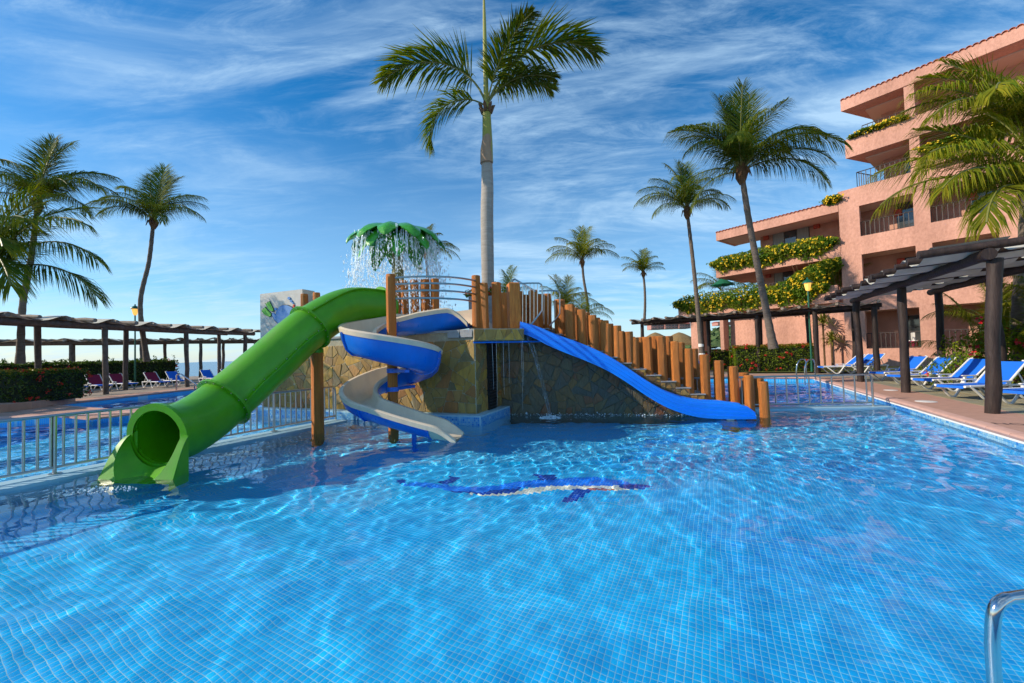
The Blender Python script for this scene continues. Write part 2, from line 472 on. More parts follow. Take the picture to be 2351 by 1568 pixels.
def tile_mat(name, base, light, dark):
    m = bpy.data.materials.new(name); m.use_nodes = True
    nt = m.node_tree; b = nt.nodes['Principled BSDF']
    at = nd(nt, 'ShaderNodeAttribute', attribute_name='tone')
    r = nd(nt, 'ShaderNodeValToRGB')
    e = r.color_ramp.elements
    e[0].position = 0; e[0].color = (*dark, 1)
    e[1].position = 1; e[1].color = (*light, 1)
    k = e.new(.5); k.color = (*base, 1)
    wire(nt, at.outputs['Fac'], r.inputs[0])
    wire(nt, r.outputs[0], b.inputs['Base Color'])
    b.inputs['Roughness'].default_value = 0.35
    return m
MT['tile'] = tile_mat('azure glass tile', (0.0005, 0.425, 0.90), (0.002, 0.48, 0.93), (0.0005, 0.35, 0.84))
MT['tile_band'] = tile_mat('mottled band tile', (0.10, 0.36, 0.66), (0.34, 0.56, 0.66), (0.01, 0.15, 0.55))
MT['tile_deep'] = tile_mat('deep azure tile', (0.0005, 0.36, 0.85), (0.003, 0.41, 0.89), (0.0005, 0.25, 0.78))
MT['dol_blue'] = tile_mat('cobalt tile', (0.004, 0.19, 0.92), (0.006, 0.23, 0.95), (0.003, 0.14, 0.84))
MT['dol_dark'] = tile_mat('navy tile', (0.003, 0.05, 0.42), (0.005, 0.08, 0.52), (0.002, 0.03, 0.30))
MT['dol_white'] = tile_mat('ivory tile', (0.74, 0.78, 0.70), (0.80, 0.82, 0.76), (0.64, 0.70, 0.64))
MT['dol_orange'] = tile_mat('orange tile', (0.42, 0.13, 0.04), (0.5, 0.17, 0.05), (0.32, 0.09, 0.03))

def floor_mat(name, c1, c2, mortar, size):
    m = bpy.data.materials.new(name); m.use_nodes = True
    nt = m.node_tree; b = nt.nodes['Principled BSDF']
    tcn = nd(nt, 'ShaderNodeTexCoord')
    t = nd(nt, 'ShaderNodeTexBrick', offset=0.0)
    t.inputs['Scale'].default_value = 1.0
    t.inputs['Brick Width'].default_value = size; t.inputs['Row Height'].default_value = size
    t.inputs['Mortar Size'].default_value = size * .07
    t.inputs['Color1'].default_value = (*c1, 1); t.inputs['Color2'].default_value = (*c2, 1); t.inputs['Mortar'].default_value = (*mortar, 1)
    wire(nt, tcn.outputs['Object'], t.inputs['Vector']); wire(nt, t.outputs[0], b.inputs['Base Color'])
    b.inputs['Roughness'].default_value = .4
    return m
MT['floor_far'] = floor_mat('mosaic floor', (0.0005, 0.425, 0.90), (0.003, 0.45, 0.92), (0.30, 0.64, 0.82), .05)
MT['floor_back'] = floor_mat('deep mosaic floor', (0.003, 0.16, 0.62), (0.004, 0.20, 0.68), (0.05, 0.2, 0.5), .05)

def water_mat(name, tint, bump=0.0, bs=6.0):
    m = bpy.data.materials.new(name); m.use_nodes = True
    nt = m.node_tree; b = nt.nodes['Principled BSDF']
    b.inputs['Transmission Weight'].default_value = 1.0
    b.inputs['Roughness'].default_value = 0.0
    b.inputs['IOR'].default_value = 1.21
    b.inputs['Base Color'].default_value = (*tint, 1)
    if bump:
        tcn = nd(nt, 'ShaderNodeTexCoord')
        mp = nd(nt, 'ShaderNodeMapping'); mp.inputs['Scale'].default_value = (1, 1, 1)
        wire(nt, tcn.outputs['Object'], mp.inputs[0])
        n = nd(nt, 'ShaderNodeTexNoise'); n.inputs['Scale'].default_value = bs; n.inputs['Detail'].default_value = 4
        wire(nt, mp.outputs[0], n.inputs['Vector'])
        bp = nd(nt, 'ShaderNodeBump'); bp.inputs['Strength'].default_value = bump; bp.inputs['Distance'].default_value = .05
        wire(nt, n.outputs[0], bp.inputs['Height']); wire(nt, bp.outputs[0], b.inputs['Normal'])
    return m
MT['water'] = water_mat('clear pool water', (0.93, 0.99, 1.0))
MT['water_back'] = water_mat('deep pool water', (0.70, 0.92, 1.0))
MT['spray'] = mat('water drops', (0.86, 0.91, 0.95), 0.08, spec=.8, trans=.35)
MT['foam'] = mat('white foam', (0.75, 0.84, 0.88), 0.5, trans=.3)
MT['sea'] = mat('sea water', (0.012, 0.075, 0.20), 0.22, spec=.5, vary=(0.02, 0.10, 0.24), scale=.05, stretch=(.3, 1, 1), bump=.6, bscale=.25)
# ================================================================== THE SETTING
rng = np.random.default_rng(7)
random.seed(7)
E1 = np.array([0.46, 0.888]); E1 /= np.linalg.norm(E1)
E2 = np.array([E1[1], -E1[0]])
E_ROT = math.atan2(E2[1], E2[0])
def loc(a, b, o=(0, 0)):
    return np.array(o[:2]) + E2 * a + E1 * b
DECK, FLOOR_Z = 0.2, -0.9

# pool outline seen from above
right_edge = lambda y: 10.39 + (y - 11.45) * 0.495
POOL = [(right_edge(-.2), -.2), (right_edge(18.26), 18.26), (10.2, 20.24), (-16.5, 29.0), (-17.9, 23.2), (-18.0, 15.5),
        (-11.3, 12.35), (-16.0, 11.9), (-27.0, 11.0), (-27.0, -.2)]
def poly_sheet(name, outer, holes, z, material, parent=None):
    loops = [[Vector((x, y, z)) for x, y in lp] for lp in [outer] + list(holes)]
    tris = geometry.tessellate_polygon(loops)
    V = [tuple(p) for lp in loops for p in lp]
    me = bpy.data.meshes.new(name)
    fs = []
    for t in tris:
        a, b, c = (np.array(V[i]) for i in t)
        fs.append(tuple(t) if np.cross(b - a, c - a)[2] > 0 else tuple(reversed(t)))
    me.from_pydata(V, [], fs)
    me.materials.append(material)
    return put(bpy.data.objects.new(name, me), parent)
def offset_poly(P, d):
    n = len(P); out = []
    for i in range(n):
        p0, p1, p2 = (np.array(P[(i + k) % n], float) for k in (-1, 0, 1))
        e_a = p1 - p0; e_a /= np.linalg.norm(e_a); e_b = p2 - p1; e_b /= np.linalg.norm(e_b)
        n1 = np.array([e_a[1], -e_a[0]]); n2 = np.array([e_b[1], -e_b[0]])
        m_ = n1 + n2; m_ /= np.linalg.norm(m_)
        out.append(tuple(p1 + m_ * d / max(.35, m_ @ n1)))
    return out
# the terrace and land behind
COP = offset_poly(POOL, 0.03)
tag(poly_sheet('ground', [(-60, -12), (60, -12), (160, 60), (260, 420), (60, 420), (30, 75), (6, 46), (-60, 41)], [POOL], DECK - .012, MT['ground']), kind='structure')
tag(poly_sheet('lawn', [(13.2, 22.6), (18.6, 20.3), (24.0, 12.0), (34, 4), (60, 10), (60, 60), (30, 60), (12, 40)], [], DECK + .06, MT['lawn']), kind='structure')
tag(poly_sheet('beach', [(-140, 40.5), (6, 45.5), (30, 74), (30, 95), (-140, 60)], [], -1.1, MT['sand']), kind='structure')
tag(poly_sheet('sea', [(-9000, 30), (20, 50), (60, 300), (5500, 9000), (-9000, 9000)], [], -1.6, MT['sea']), kind='structure')

# pool shell
mb = MB()
n = len(POOL)
for i in range(n):
    a, b = POOL[i], POOL[(i + 1) % n]
    mb.quad((a[0], a[1], -1.6), (b[0], b[1], -1.6), (b[0], b[1], DECK - .05), (a[0], a[1], DECK - .05))
po = tag(mb.build('pool_wall', MT['floor_far']), kind='structure')
po.cycles.is_caustics_receiver = True
# floor of the children's pool and of the pool behind
FENCE_A, FENCE_B = np.array(oz(125, 1087, .05)[:2]), np.array(oz(629, 990, .05)[:2])
fd = (FENCE_B - FENCE_A) / np.linalg.norm(FENCE_B - FENCE_A)
fn = np.array([fd[1], -fd[0]])                       # towards the children's pool
FENCE_END = FENCE_A + fd * ((oz(775, 963, .05)[:2] - FENCE_A) @ fd)
FENCE_NEAR = FENCE_A - fd * 7.0
poolfloor = thing('pool_floor', None, None)
poolfloor['kind'] = 'structure'
def rot_sheet(name, poly, z, material, parent):
    """a sheet whose object axes follow the pool's own axes"""
    ca, sa = math.cos(-E_ROT), math.sin(-E_ROT)
    P = [(x * ca - y * sa, x * sa + y * ca) for x, y in poly]
    o = poly_sheet(name, P, [], z, material, parent)
    o.rotation_euler = (0, 0, E_ROT)
    o.cycles.is_caustics_receiver = True
    return o
rot_sheet('mosaic_field', [(-12, -.3), (14, -.3), (14, 12.4), (-12, 12.4)], FLOOR_Z, MT['floor_far'], poolfloor)
bk = rot_sheet('back_pool_floor', [(-28, -1), (15, -1), (15, 30), (-28, 30)], -1.5, MT['floor_back'], None)
bk['kind'] = 'structure'

def floor_pt(u, v, z=FLOOR_Z):
    """where the eye meets the pool floor, bent at the calm surface"""
    d = ray(u, v); d = d / np.linalg.norm(d)
    p = CAMP + d * (-CAM_H / d[2])
    k = 1 / 1.21
    c1 = -d[2]
    t = d * k + np.array([0, 0, 1]) * (k * c1 - math.sqrt(1 - k * k * (1 - c1 * c1)))
    return p + t * (z / t[2])
def in_poly(px_, py_, P):
    r = np.zeros(len(px_), bool)
    n = len(P); j = n - 1
    for i in range(n):
        xi, yi = P[i]; xj, yj = P[j]
        c = ((yi > py_) != (yj > py_)) & (px_ < (xj - xi) * (py_ - yi) / (yj - yi + 1e-12) + xi)
        r ^= c
        j = i
    return r
def dz(pts):
    return [tuple(floor_pt((1500 + x * .5104) / 1.7422, (1850 + y * .5104) / 1.7422)[:2]) for x, y in pts]
DOL = [
 ('dol_blue', dz([(215, 185), (300, 160), (400, 165), (470, 175), (600, 188), (800, 183), (1000, 172), (1200, 148), (1400, 128), (1600, 120), (1800, 120), (1900, 130), (1990, 155), (2060, 180), (2050, 200), (1950, 187), (1800, 180), (1500, 187), (1200, 197), (1000, 207), (900, 220), (850, 238), (600, 240), (480, 200), (300, 200)])),
 ('dol_white', dz([(620, 238), (870, 245), (1100, 222), (1200, 200), (1450, 185), (1700, 172), (1920, 183), (1950, 200), (2130, 200), (1900, 215), (1680, 210), (1400, 220), (1200, 236), (1000, 257), (850, 260)])),
 ('dol_dark', dz([(1225, 92), (1405, 92), (1420, 128), (1280, 142), (1290, 120)])),
 ('dol_dark', dz([(465, 168), (575, 138), (575, 106), (645, 106), (670, 128), (640, 160), (540, 182)])),
 ('dol_dark', dz([(160, 140), (225, 140), (240, 172), (185, 175)])),
 ('dol_dark', dz([(560, 228), (850, 236), (900, 212), (1130, 200), (1105, 232), (900, 246), (600, 246)])),
 ('dol_dark', dz([(1915, 176), (2060, 176), (2175, 190), (2110, 206), (1950, 200)])),
 ('dol_dark', dz([(1550, 208), (1700, 212), (1690, 245), (1560, 300), (1465, 308), (1500, 275), (1545, 245)])),
 ('dol_orange', dz([(1670, 203), (1890, 210), (1855, 224), (1670, 220)])),
]
PITCH = 0.05
amin, amax, bmin, bmax = -9.0, 9.0, -4.0, 11.0
ia = np.arange(int(amin / PITCH), int(amax / PITCH)); ib = np.arange(int(bmin / PITCH), int(bmax / PITCH))
A, B = np.meshgrid((ia + .5) * PITCH, (ib + .5) * PITCH)
A = A.ravel(); B = B.ravel()
TX = E2[0] * A + E1[0] * B; TY = E2[1] * A + E1[1] * B
keep = (TY > 1.7) & (TY < 7.4) & (np.abs(TX) < 1.22 * TY + .35) & (TX < right_edge(TY) - .05)
keep &= ((np.stack([TX, TY], -1) - FENCE_A) @ fn > .35)
A, B, TX, TY = A[keep], B[keep], TX[keep], TY[keep]
cls = np.zeros(len(A), int)
names = ['tile', 'dol_blue', 'dol_white', 'dol_dark', 'dol_orange', 'tile_deep']
L0, L1 = floor_pt(1783, 1568)[:2], floor_pt(1609, 1283)[:2]
ld = (L1 - L0) / np.linalg.norm(L1 - L0)
side = (TX - L0[0]) * ld[1] - (TY - L0[1]) * ld[0] + .16 * np.sin(TY * 2.3 + 1) + .05 * np.sin(TY * 7) + rng.normal(0, .07, len(TY))
cls[side > 0] = 5
for nm, P in DOL:
    cls[in_poly(TX, TY, P)] = names.index(nm)
tone = np.clip(rng.normal(.5, .13, len(A)), 0, 1)
# blotchy areas where the glaze is paler
tone = np.clip(tone + .22 * np.sin(TX * 1.3 + 1.1) * np.sin(TY * 1.7 + .4), 0, 1)
H_T = 0.005
def tiles_mesh(name, a, b, tn, material, zt, pitch=PITCH, inv=.0040):
    m_ = len(a)
    h0, h1 = pitch / 2 - inv * .55, pitch / 2 - inv * .85
    off = np.array([(-h0, -h0, -.0006), (h0, -h0, -.0006), (h0, h0, -.0006), (-h0, h0, -.0006), (-h1, -h1, 0), (h1, -h1, 0), (h1, h1, 0), (-h1, h1, 0)])
    V = np.zeros((m_, 8, 3)); V[:, :, 0] = a[:, None] + off[:, 0]; V[:, :, 1] = b[:, None] + off[:, 1]
    V[:, :, 2] = zt + off[:, 2] + rng.uniform(-.00004, .00004, (m_, 1))
    Fq = np.array([(4, 5, 6, 7), (0, 1, 5, 4), (1, 2, 6, 5), (2, 3, 7, 6), (3, 0, 4, 7)])
    FF = (np.arange(m_)[:, None, None] * 8 + Fq).reshape(-1, 4)
    return np_mesh(name, V.reshape(-1, 3), FF, material, np.repeat(tn, 8))
order = np.argsort(TX ** 2 + TY ** 2)
plain = order[(cls[order] == 0) | (cls[order] == 5)]
vis = plain[(np.abs(TX[plain]) < 1.25 * TY[plain]) & (TY[plain] > 2.45)]
single = vis[:300]
restmask = np.ones(len(A), bool); restmask[single] = False
ZT = FLOOR_Z + .0057
for c, nm in ((0, 'tile'), (5, 'tile_deep')):
    k = restmask & (cls == c)
    o = put(bpy.data.objects.new('mosaic_tiles', tiles_mesh('mosaic_tiles', A[k], B[k], tone[k], MT[nm], ZT)), poolfloor)
    o.rotation_euler = (0, 0, E_ROT); o['kind'] = 'stuff'; o.cycles.is_caustics_receiver = True
protos = {}
for c, nm in ((0, 'tile'), (5, 'tile_deep')):
    for q in range(8):
        protos[(c, q)] = tiles_mesh('tile', np.zeros(1), np.zeros(1), np.array([(q + .5) / 8]), MT[nm], 0.0)
for i in single:
    o = inst('tile', protos[(cls[i], min(7, int(tone[i] * 8)))], poolfloor, (TX[i], TY[i], ZT), (0, 0, E_ROT))
    o.cycles.is_caustics_receiver = True
# grout beds under the tiles, pale on the shallow floor and blue on the deep side
corner = [(-1.25 * 1.7 - .3, 1.72), (1.25 * 1.7 + .3, 1.72), (1.22 * 7.36 + .3, 7.36), (-5.9, 7.36), (-7.9, 5.6), (-6.2, 4.6)]
def clip_half(P, p0, nrm):
    out = []
    n = len(P)
    for i in range(n):
        a, b = np.array(P[i]), np.array(P[(i + 1) % n])
        da, db = (a - p0) @ nrm, (b - p0) @ nrm
        if da >= 0: out.append(tuple(a))
        if da * db < 0: out.append(tuple(a + (b - a) * da / (da - db)))
    return out
lnrm = np.array([ld[1], -ld[0]])
MT['grout_deep'] = mat('blue grout', (0.24, 0.58, 0.78), 0.8)
rot_sheet('grout_bed', clip_half(corner, L0, -lnrm), FLOOR_Z + .005, MT['grout'], poolfloor)
rot_sheet('grout_bed', clip_half(corner, L0, lnrm), FLOOR_Z + .005, MT['grout_deep'], poolfloor)
dol = thing('dolphin_mosaic', 'blue dolphin in mosaic tiles with white belly on the pool floor', 'mosaic', (0, 0, 0))
for c, nm in ((1, 'dolphin_back'), (2, 'dolphin_belly'), (3, 'dolphin_fins'), (4, 'dolphin_flank_stripe')):
    k = cls == c
    if k.any():
        o = put(bpy.data.objects.new(nm, tiles_mesh(nm, A[k], B[k], tone[k], MT[names[c]], ZT, PITCH, .0016)), dol)
        o.rotation_euler = (0, 0, E_ROT); o['kind'] = 'stuff'; o.cycles.is_caustics_receiver = True

# water surfaces, rippled
def waves(X, Y, seed, lo_, hi_, amp, n_=46, th0=1.9, spread=.8, p=1.0):
    r = np.random.default_rng(seed); Z = np.zeros_like(X)
    for i in range(n_):
        lam = math.exp(r.uniform(math.log(lo_), math.log(hi_))); th = r.normal(th0, spread)
        k = 2 * math.pi / lam
        Z += amp * lam ** p * np.sin(k * (X * math.cos(th) + Y * math.sin(th)) + r.uniform(0, 6.28))
    return Z
def water_grid(name, x0, x1, y0, y1, step, mt, zf):
    xs = np.arange(x0, x1 + 1e-6, step); ys = np.arange(y0, y1 + 1e-6, step)
    X, Y = np.meshgrid(xs, ys); Z = zf(X, Y)
    nx, ny = len(xs), len(ys)
    idx = np.arange(nx * ny).reshape(ny, nx)
    Fq = np.stack([idx[:-1, :-1], idx[:-1, 1:], idx[1:, 1:], idx[1:, :-1]], -1).reshape(-1, 4)
    return put(bpy.data.objects.new(name, np_mesh(name, np.stack([X, Y, Z], -1).reshape(-1, 3), Fq, mt, None, True)))
def near_wave(X, Y):
    Z = waves(X, Y, 3, .45, 2.2, .0012, 34, 1.75, .70)
    chop = waves(X, Y, 11, .15, .5, .0020, 44, 1.2, 1.3)
    env = .20 + .80 / (1 + np.exp(-(Y - 6.3) * 1.3))
    Z = Z * 1.0 + chop * env
    for (cx_, cy_), a_, w_ in (((-5.0, 5.6), .0045, .8), ((-1.1, 8.1), .004, .7), ((.95, 9.7), .009, .7)):
        d_ = np.hypot(X - cx_, Y - cy_)
        Z += a_ * np.sin(d_ * 2 * math.pi / .36) * np.exp(-d_ / w_)
    return Z
wo = tag(water_grid('pool_water', -11.2, 11.2, -.15, 12.2, .04, MT['water'], near_wave), kind='structure')
wo.cycles.is_caustics_caster = True
bw = lambda X, Y: waves(X, Y, 5, .3, 1.6, .0026, 40, 1.4, 1.0)
wb = tag(water_grid('back_pool_water', -27, 14, 12.2, 29.2, .10, MT['water_back'], bw), kind='structure')
wb2 = tag(water_grid('side_pool_water', -27, -11.2, -.15, 12.2, .10, MT['water_back'], bw), kind='structure')
for o in (wb, wb2):
    o.cycles.is_caustics_caster = True
bk.cycles.is_caustics_receiver = True

# coping round the pool: rose bullnose lip, washed pink strip, joints between the lip stones
coping = thing('pool_coping', None, None); coping['kind'] = 'structure'
def strip(name, a, b, w0, w1, z, material, parent):
    """a flat strip from a to b, lying from w0 to w1 outward of the line a-b (pool on the left)"""
    a, b = np.array(a, float), np.array(b, float)
    d = (b - a) / np.linalg.norm(b - a); nr = np.array([d[1], -d[0]])
    m_ = MB(); m_.prism([tuple(a + nr * w0), tuple(a + nr * w1), tuple(b + nr * w1), tuple(b + nr * w0)][::-1], z - .05, z)
    return m_.build(name, material, parent)
def lip(a, b, parent, seg=.6):
    a, b = np.array(a, float), np.array(b, float)
    Ln = np.linalg.norm(b - a); d = (b - a) / Ln; nr = np.array([d[1], -d[0]])
    k = max(1, int(Ln / seg)); w = Ln / k
    prof = [(-.035, -.035), (-.045, -.012), (-.035, .012), (-.012, .024), (.16, .026), (.16, -.06), (-.02, -.06)]
    m_ = MB()
    rings = [[(s_, p_, q_) for p_, q_ in prof] for s_ in (-w / 2 + .006, w / 2 - .006)]
    m_.loft(rings, True, True)
    me = m_.mesh('lip_stone', MT['bullnose'], True, 40)
    for i in range(k):
        c = a + d * w * (i + .5)
        o = inst('lip_stone', me, parent, (c[0], c[1], DECK + random.uniform(-.003, .003)), (0, 0, math.atan2(d[1], d[0])))
        o.scale = (1, -1, 1)
R0, R1, R2 = POOL[0], POOL[1], POOL[2]
lip(R0, R1, coping); strip('coping_strip', R0, R1, .16, 1.25, DECK + .012, MT['coping'], coping)
lip(R1, R2, coping, .9); strip('coping_strip', R1, R2, .16, 2.6, DECK + .008, MT['coping'], coping)
for i in range(3, 8):
    lip(POOL[i], POOL[i + 1], coping, .9); strip('coping_strip', POOL[i], POOL[i + 1], .16, 1.3, DECK + .004 + .001 * i, MT['coping'], coping)
strip('coping_strip', POOL[2], POOL[3], -.04, 1.3, DECK + .006, MT['coping'], coping)
strip('coping_strip', POOL[9], POOL[0], -.04, 1.3, DECK + .006, MT['coping'], coping)
# white grout line and mottled tile band on the right pool wall
rd = (np.array(R1) - np.array(R0)); rl = np.linalg.norm(rd); rd /= rl; rn = np.array([-rd[1], rd[0]])
band = thing('tile_band', None, None); band['kind'] = 'structure'
m_ = MB()
P0 = np.array(R0) + rn * .012
m_.box(((P0 + rd * rl / 2)[0], (P0 + rd * rl / 2)[1], .122), (rl, .02, .035), math.atan2(rd[1], rd[0]))
m_.build('grout_line', MT['whitepaint'], band)
na = int(rl / PITCH)
aa, bb = np.meshgrid(np.arange(na), np.arange(-4, 2))
aa = aa.ravel(); bb = bb.ravel()
tnb = np.clip(rng.normal(.62, .22, len(aa)) + .35 * np.sin(aa * .045) - .25 * (bb > 0) * rng.uniform(0, 1, len(aa)) - .3 * (np.sin(aa * .11 + 2) > .75), 0, 1)
meb = tiles_mesh('mosaic_tiles', (aa + .5) * PITCH, (bb + .45) * PITCH + .005, tnb, MT['tile_band'], 0)
o = put(bpy.data.objects.new('mosaic_tiles', meb), band); o['kind'] = 'stuff'
Pb = np.array(R0) + rn * .010
o.matrix_world = Matrix(((-0 + rd[0], 0, rn[0], Pb[0]), (rd[1], 0, rn[1], Pb[1]), (0, 1, 0, 0), (0, 0, 0, 1)))
# step of the deck paving on the right: slate slabs laid in rows
paving = thing('deck_paving', None, None); paving['kind'] = 'structure'
slabm = []
for w_ in (.55, .75, .95):
    m_ = MB(); m_.box((0, 0, -.02), (w_ - .02, .48, .05), 0, .008); slabm.append((w_, m_.mesh('paving_slab', MT['slab'])))
R_in = np.array(R0)
cnt = 0
for row in range(11):
    s_ = 5.2 + random.uniform(0, .5)
    while s_ < 21.5 and cnt < 290:
        w_, me = random.choice(slabm)
        c = R_in + rd * (s_ + w_ / 2) - rn * (1.5 + row * .5)
        if c[1] > 3.4 and c[1] < 17.5:
            inst('paving_slab', me, paving, (c[0], c[1], DECK + .008 + random.uniform(-.003, .004)), (0, 0, math.atan2(rd[1], rd[0])))
            cnt += 1
        s_ += w_
# ledges that part the two pools
ledge = thing('pool_ledge', None, None); ledge['kind'] = 'structure'
def ledge_run(a, b, w0, w1):
    a, b = np.array(a, float), np.array(b, float)
    d = (b - a) / np.linalg.norm(b - a); nr = np.array([d[1], -d[0]])
    m_ = MB(); m_.prism([tuple(a + nr * w0), tuple(b + nr * w0), tuple(b + nr * w1), tuple(a + nr * w1)], -1.5, .045)
    o = m_.build('ledge_wall', MT['ledge'], ledge); o.cycles.is_caustics_receiver = True
ledge_run(FENCE_NEAR, FENCE_END, -.16, .42)
RF0, RF1 = oz(2005, 932, .05)[:2], oz(1440, 943, .05)[:2]
ledge_run(RF1, RF0 + np.array([.35, 0]), -.22, .20)

# hill beyond, wooded
mb = MB()
xs = np.linspace(40, 330, 70); ys = np.linspace(190, 430, 40)
X, Y = np.meshgrid(xs, ys)
prof = np.interp(X / Y, [.20, .26, .30, .36, .40, .43, .47, .52, .58, .65, .8], [0, .003, .022, .026, .028, .020, .033, .052, .062, .062, .05])
Z = prof * 300 * np.exp(-((Y - 320) / 95) ** 2) + .8 * np.sin(X * .21) * np.sin(Y * .17) * (prof > .004) - .6
idx = np.arange(X.size).reshape(X.shape)
Fq = np.stack([idx[:-1, :-1], idx[:-1, 1:], idx[1:, 1:], idx[1:, :-1]], -1).reshape(-1, 4)
tag(put(bpy.data.objects.new('hill', np_mesh('hill', np.stack([X, Y, Z], -1).reshape(-1, 3), Fq, MT['hill'], None, True))), kind='structure')
def leaf_cloud(name, P, N, size, material, seed=0, aspect=.45, jit=.8, tone_fn=None, parent=None, fold=.25):
    """many small bent leaves at points P facing roughly N"""
    r = np.random.default_rng(seed)
    n_ = len(P)
    N = N + r.normal(0, jit, N.shape); N /= np.linalg.norm(N, axis=1, keepdims=True) + 1e-9
    T = np.cross(N, r.normal(0, 1, N.shape)); T /= np.linalg.norm(T, axis=1, keepdims=True) + 1e-9
    Bn = np.cross(N, T)
    s_ = size * r.uniform(.6, 1.35, (n_, 1))
    V = np.zeros((n_, 4, 3))
    V[:, 0] = P - T * s_ * .5
    V[:, 1] = P + Bn * s_ * aspect * .5 + N * s_ * fold * .4
    V[:, 2] = P + T * s_ * .5 - N * s_ * fold
    V[:, 3] = P - Bn * s_ * aspect * .5 + N * s_ * fold * .4
    FF = np.arange(n_ * 4).reshape(n_, 4)
    tn = r.uniform(0, 1, n_) if tone_fn is None else tone_fn(P, r)
    return put(bpy.data.objects.new(name, np_mesh(name, V.reshape(-1, 3), FF, material, np.repeat(np.clip(tn, 0, 1), 4))), parent)
rr = np.random.default_rng(5)
MT['hillleaf'] = mat('hillside foliage', (0.030, 0.080, 0.022), 0.9, tonecol=(0.095, 0.135, 0.04))
k = 9000
ii = rr.integers(0, X.size, k)
HP = np.stack([X.ravel()[ii] + rr.uniform(-3, 3, k), Y.ravel()[ii] + rr.uniform(-4, 4, k), Z.ravel()[ii] + rr.uniform(-.3, 1.6, k)], -1)
HP = HP[(HP[:, 2] > 1.0) & (HP[:, 1] < 335)]
tag(leaf_cloud('hill_trees', HP, np.tile([0, -.6, .8], (len(HP), 1)), 3.4, MT['hillleaf'], 9, .8, .7, lambda P, r: .5 + .35 * np.sin(P[:, 0] * .35) * np.sin(P[:, 1] * .2 + P[:, 2]) + r.uniform(-.25, .25, len(P))),
    'dense green trees covering the distant hillside', 'woodland', kind='stuff')
# ================================================================== THE WATER PLAY STRUCTURE
Z_UP = np.array([0, 0, 1.0])
PLAT = 2.32                                             # platform height
TC = np.array([-0.92, 9.78])                            # right front corner of the tower
TD = np.array([-0.929, 0.371])                          # along the front to the left
TN = np.array([0.371, 0.929])                           # to the back
def tw(s_, b_):
    return TC + TD * s_ + TN * b_
tower = thing('play_tower', 'stone faced water play tower with orange log posts and stairs in the pool', 'play tower', (TC[0], TC[1], FLOOR_Z))
tower_inv = Vector((-TC[0], -TC[1], -FLOOR_Z))
def own(o, parent):
    """parent an object that was built in world space"""
    o.parent = parent
    w = parent.matrix_world
    o.matrix_parent_inverse = Matrix.Translation(-parent.location) if parent.rotation_euler.z == 0 else (Matrix.Translation(parent.location) @ Matrix.Rotation(parent.rotation_euler.z, 4, 'Z')).inverted()
    return o
def part(mb_, name, material, parent, smooth=False, angle=35):
    return own(mb_.build(name, material, None, smooth, angle), parent)

def voronoi_stones(W, Hh, npts, seed, clipper=None):
    r = np.random.default_rng(seed)
    pts = []
    gx = max(2, int(round(math.sqrt(npts * W / Hh)))); gy = max(2, int(round(npts / gx)))
    for j in range(gy):
        for i in range(gx):
            pts.append(((i + .5 + r.uniform(-.46, .46)) * W / gx, (j + .5 + r.uniform(-.46, .46)) * Hh / gy))
    pts = np.array(pts); cells = []
    for i, p in enumerate(pts):
        P = [(0, 0), (W, 0), (W, Hh), (0, Hh)]
        dd = np.hypot(*(pts - p).T)
        for j in np.argsort(dd)[1:22]:
            q = pts[j]; m_ = (p + q) / 2
            P = clip_half(P, m_, (p - q))
            if len(P) < 3: break
        if clipper: 
            for c0, cn in clipper:
                P = clip_half(P, np.array(c0), np.array(cn)) if len(P) >= 3 else []
        if len(P) >= 3:
            cells.append(np.array(P))
    return cells
def bsp_stones(W, Hh, amin, amax, seed, clipper=None):
    """crazy paving: the face cut again and again along slanting lines"""
    r = np.random.default_rng(seed); out = []
    def area(P):
        x, y = P[:, 0], P[:, 1]; return .5 * abs((x * np.roll(y, -1) - y * np.roll(x, -1)).sum())
    def split(P, d):
        A_ = area(P)
        if A_ < r.uniform(amin, amax) or d > 12:
            out.append(P); return
        e = np.roll(P, -1, 0) - P; k = np.argmax(np.hypot(*e.T))
        base = math.atan2(e[k][1], e[k][0]) + math.pi / 2 + r.normal(0, .42)
        c = P.mean(0) + (e[k] * r.uniform(-.16, .16))
        nr_ = np.array([math.cos(base + math.pi / 2), math.sin(base + math.pi / 2)])
        for sg in (1, -1):
            Q = clip_half([tuple(p) for p in P], c, nr_ * sg)
            if len(Q) >= 3 and area(np.array(Q)) > amin * .12: split(np.array(Q), d + 1)
    split(np.array([(0, 0), (W, 0), (W, Hh), (0, Hh)], float), 0)
    res = []
    for P in out:
        P = [tuple(p) for p in P]
        if clipper:
            for c0, cn in clipper:
                P = clip_half(P, np.array(c0), np.array(cn)) if len(P) >= 3 else []
        if len(P) < 3: continue
        P = np.array(P)
        # knock the corners off so that the stones are not perfect polygons
        Q = []
        for i in range(len(P)):
            a, b, c = P[i - 1], P[i], P[(i + 1) % len(P)]
            f = r.uniform(.04, .13)
            Q += [b + (a - b) * f, b + (c - b) * f * r.uniform(.6, 1.2)]
        res.append(np.array(Q))
    return res
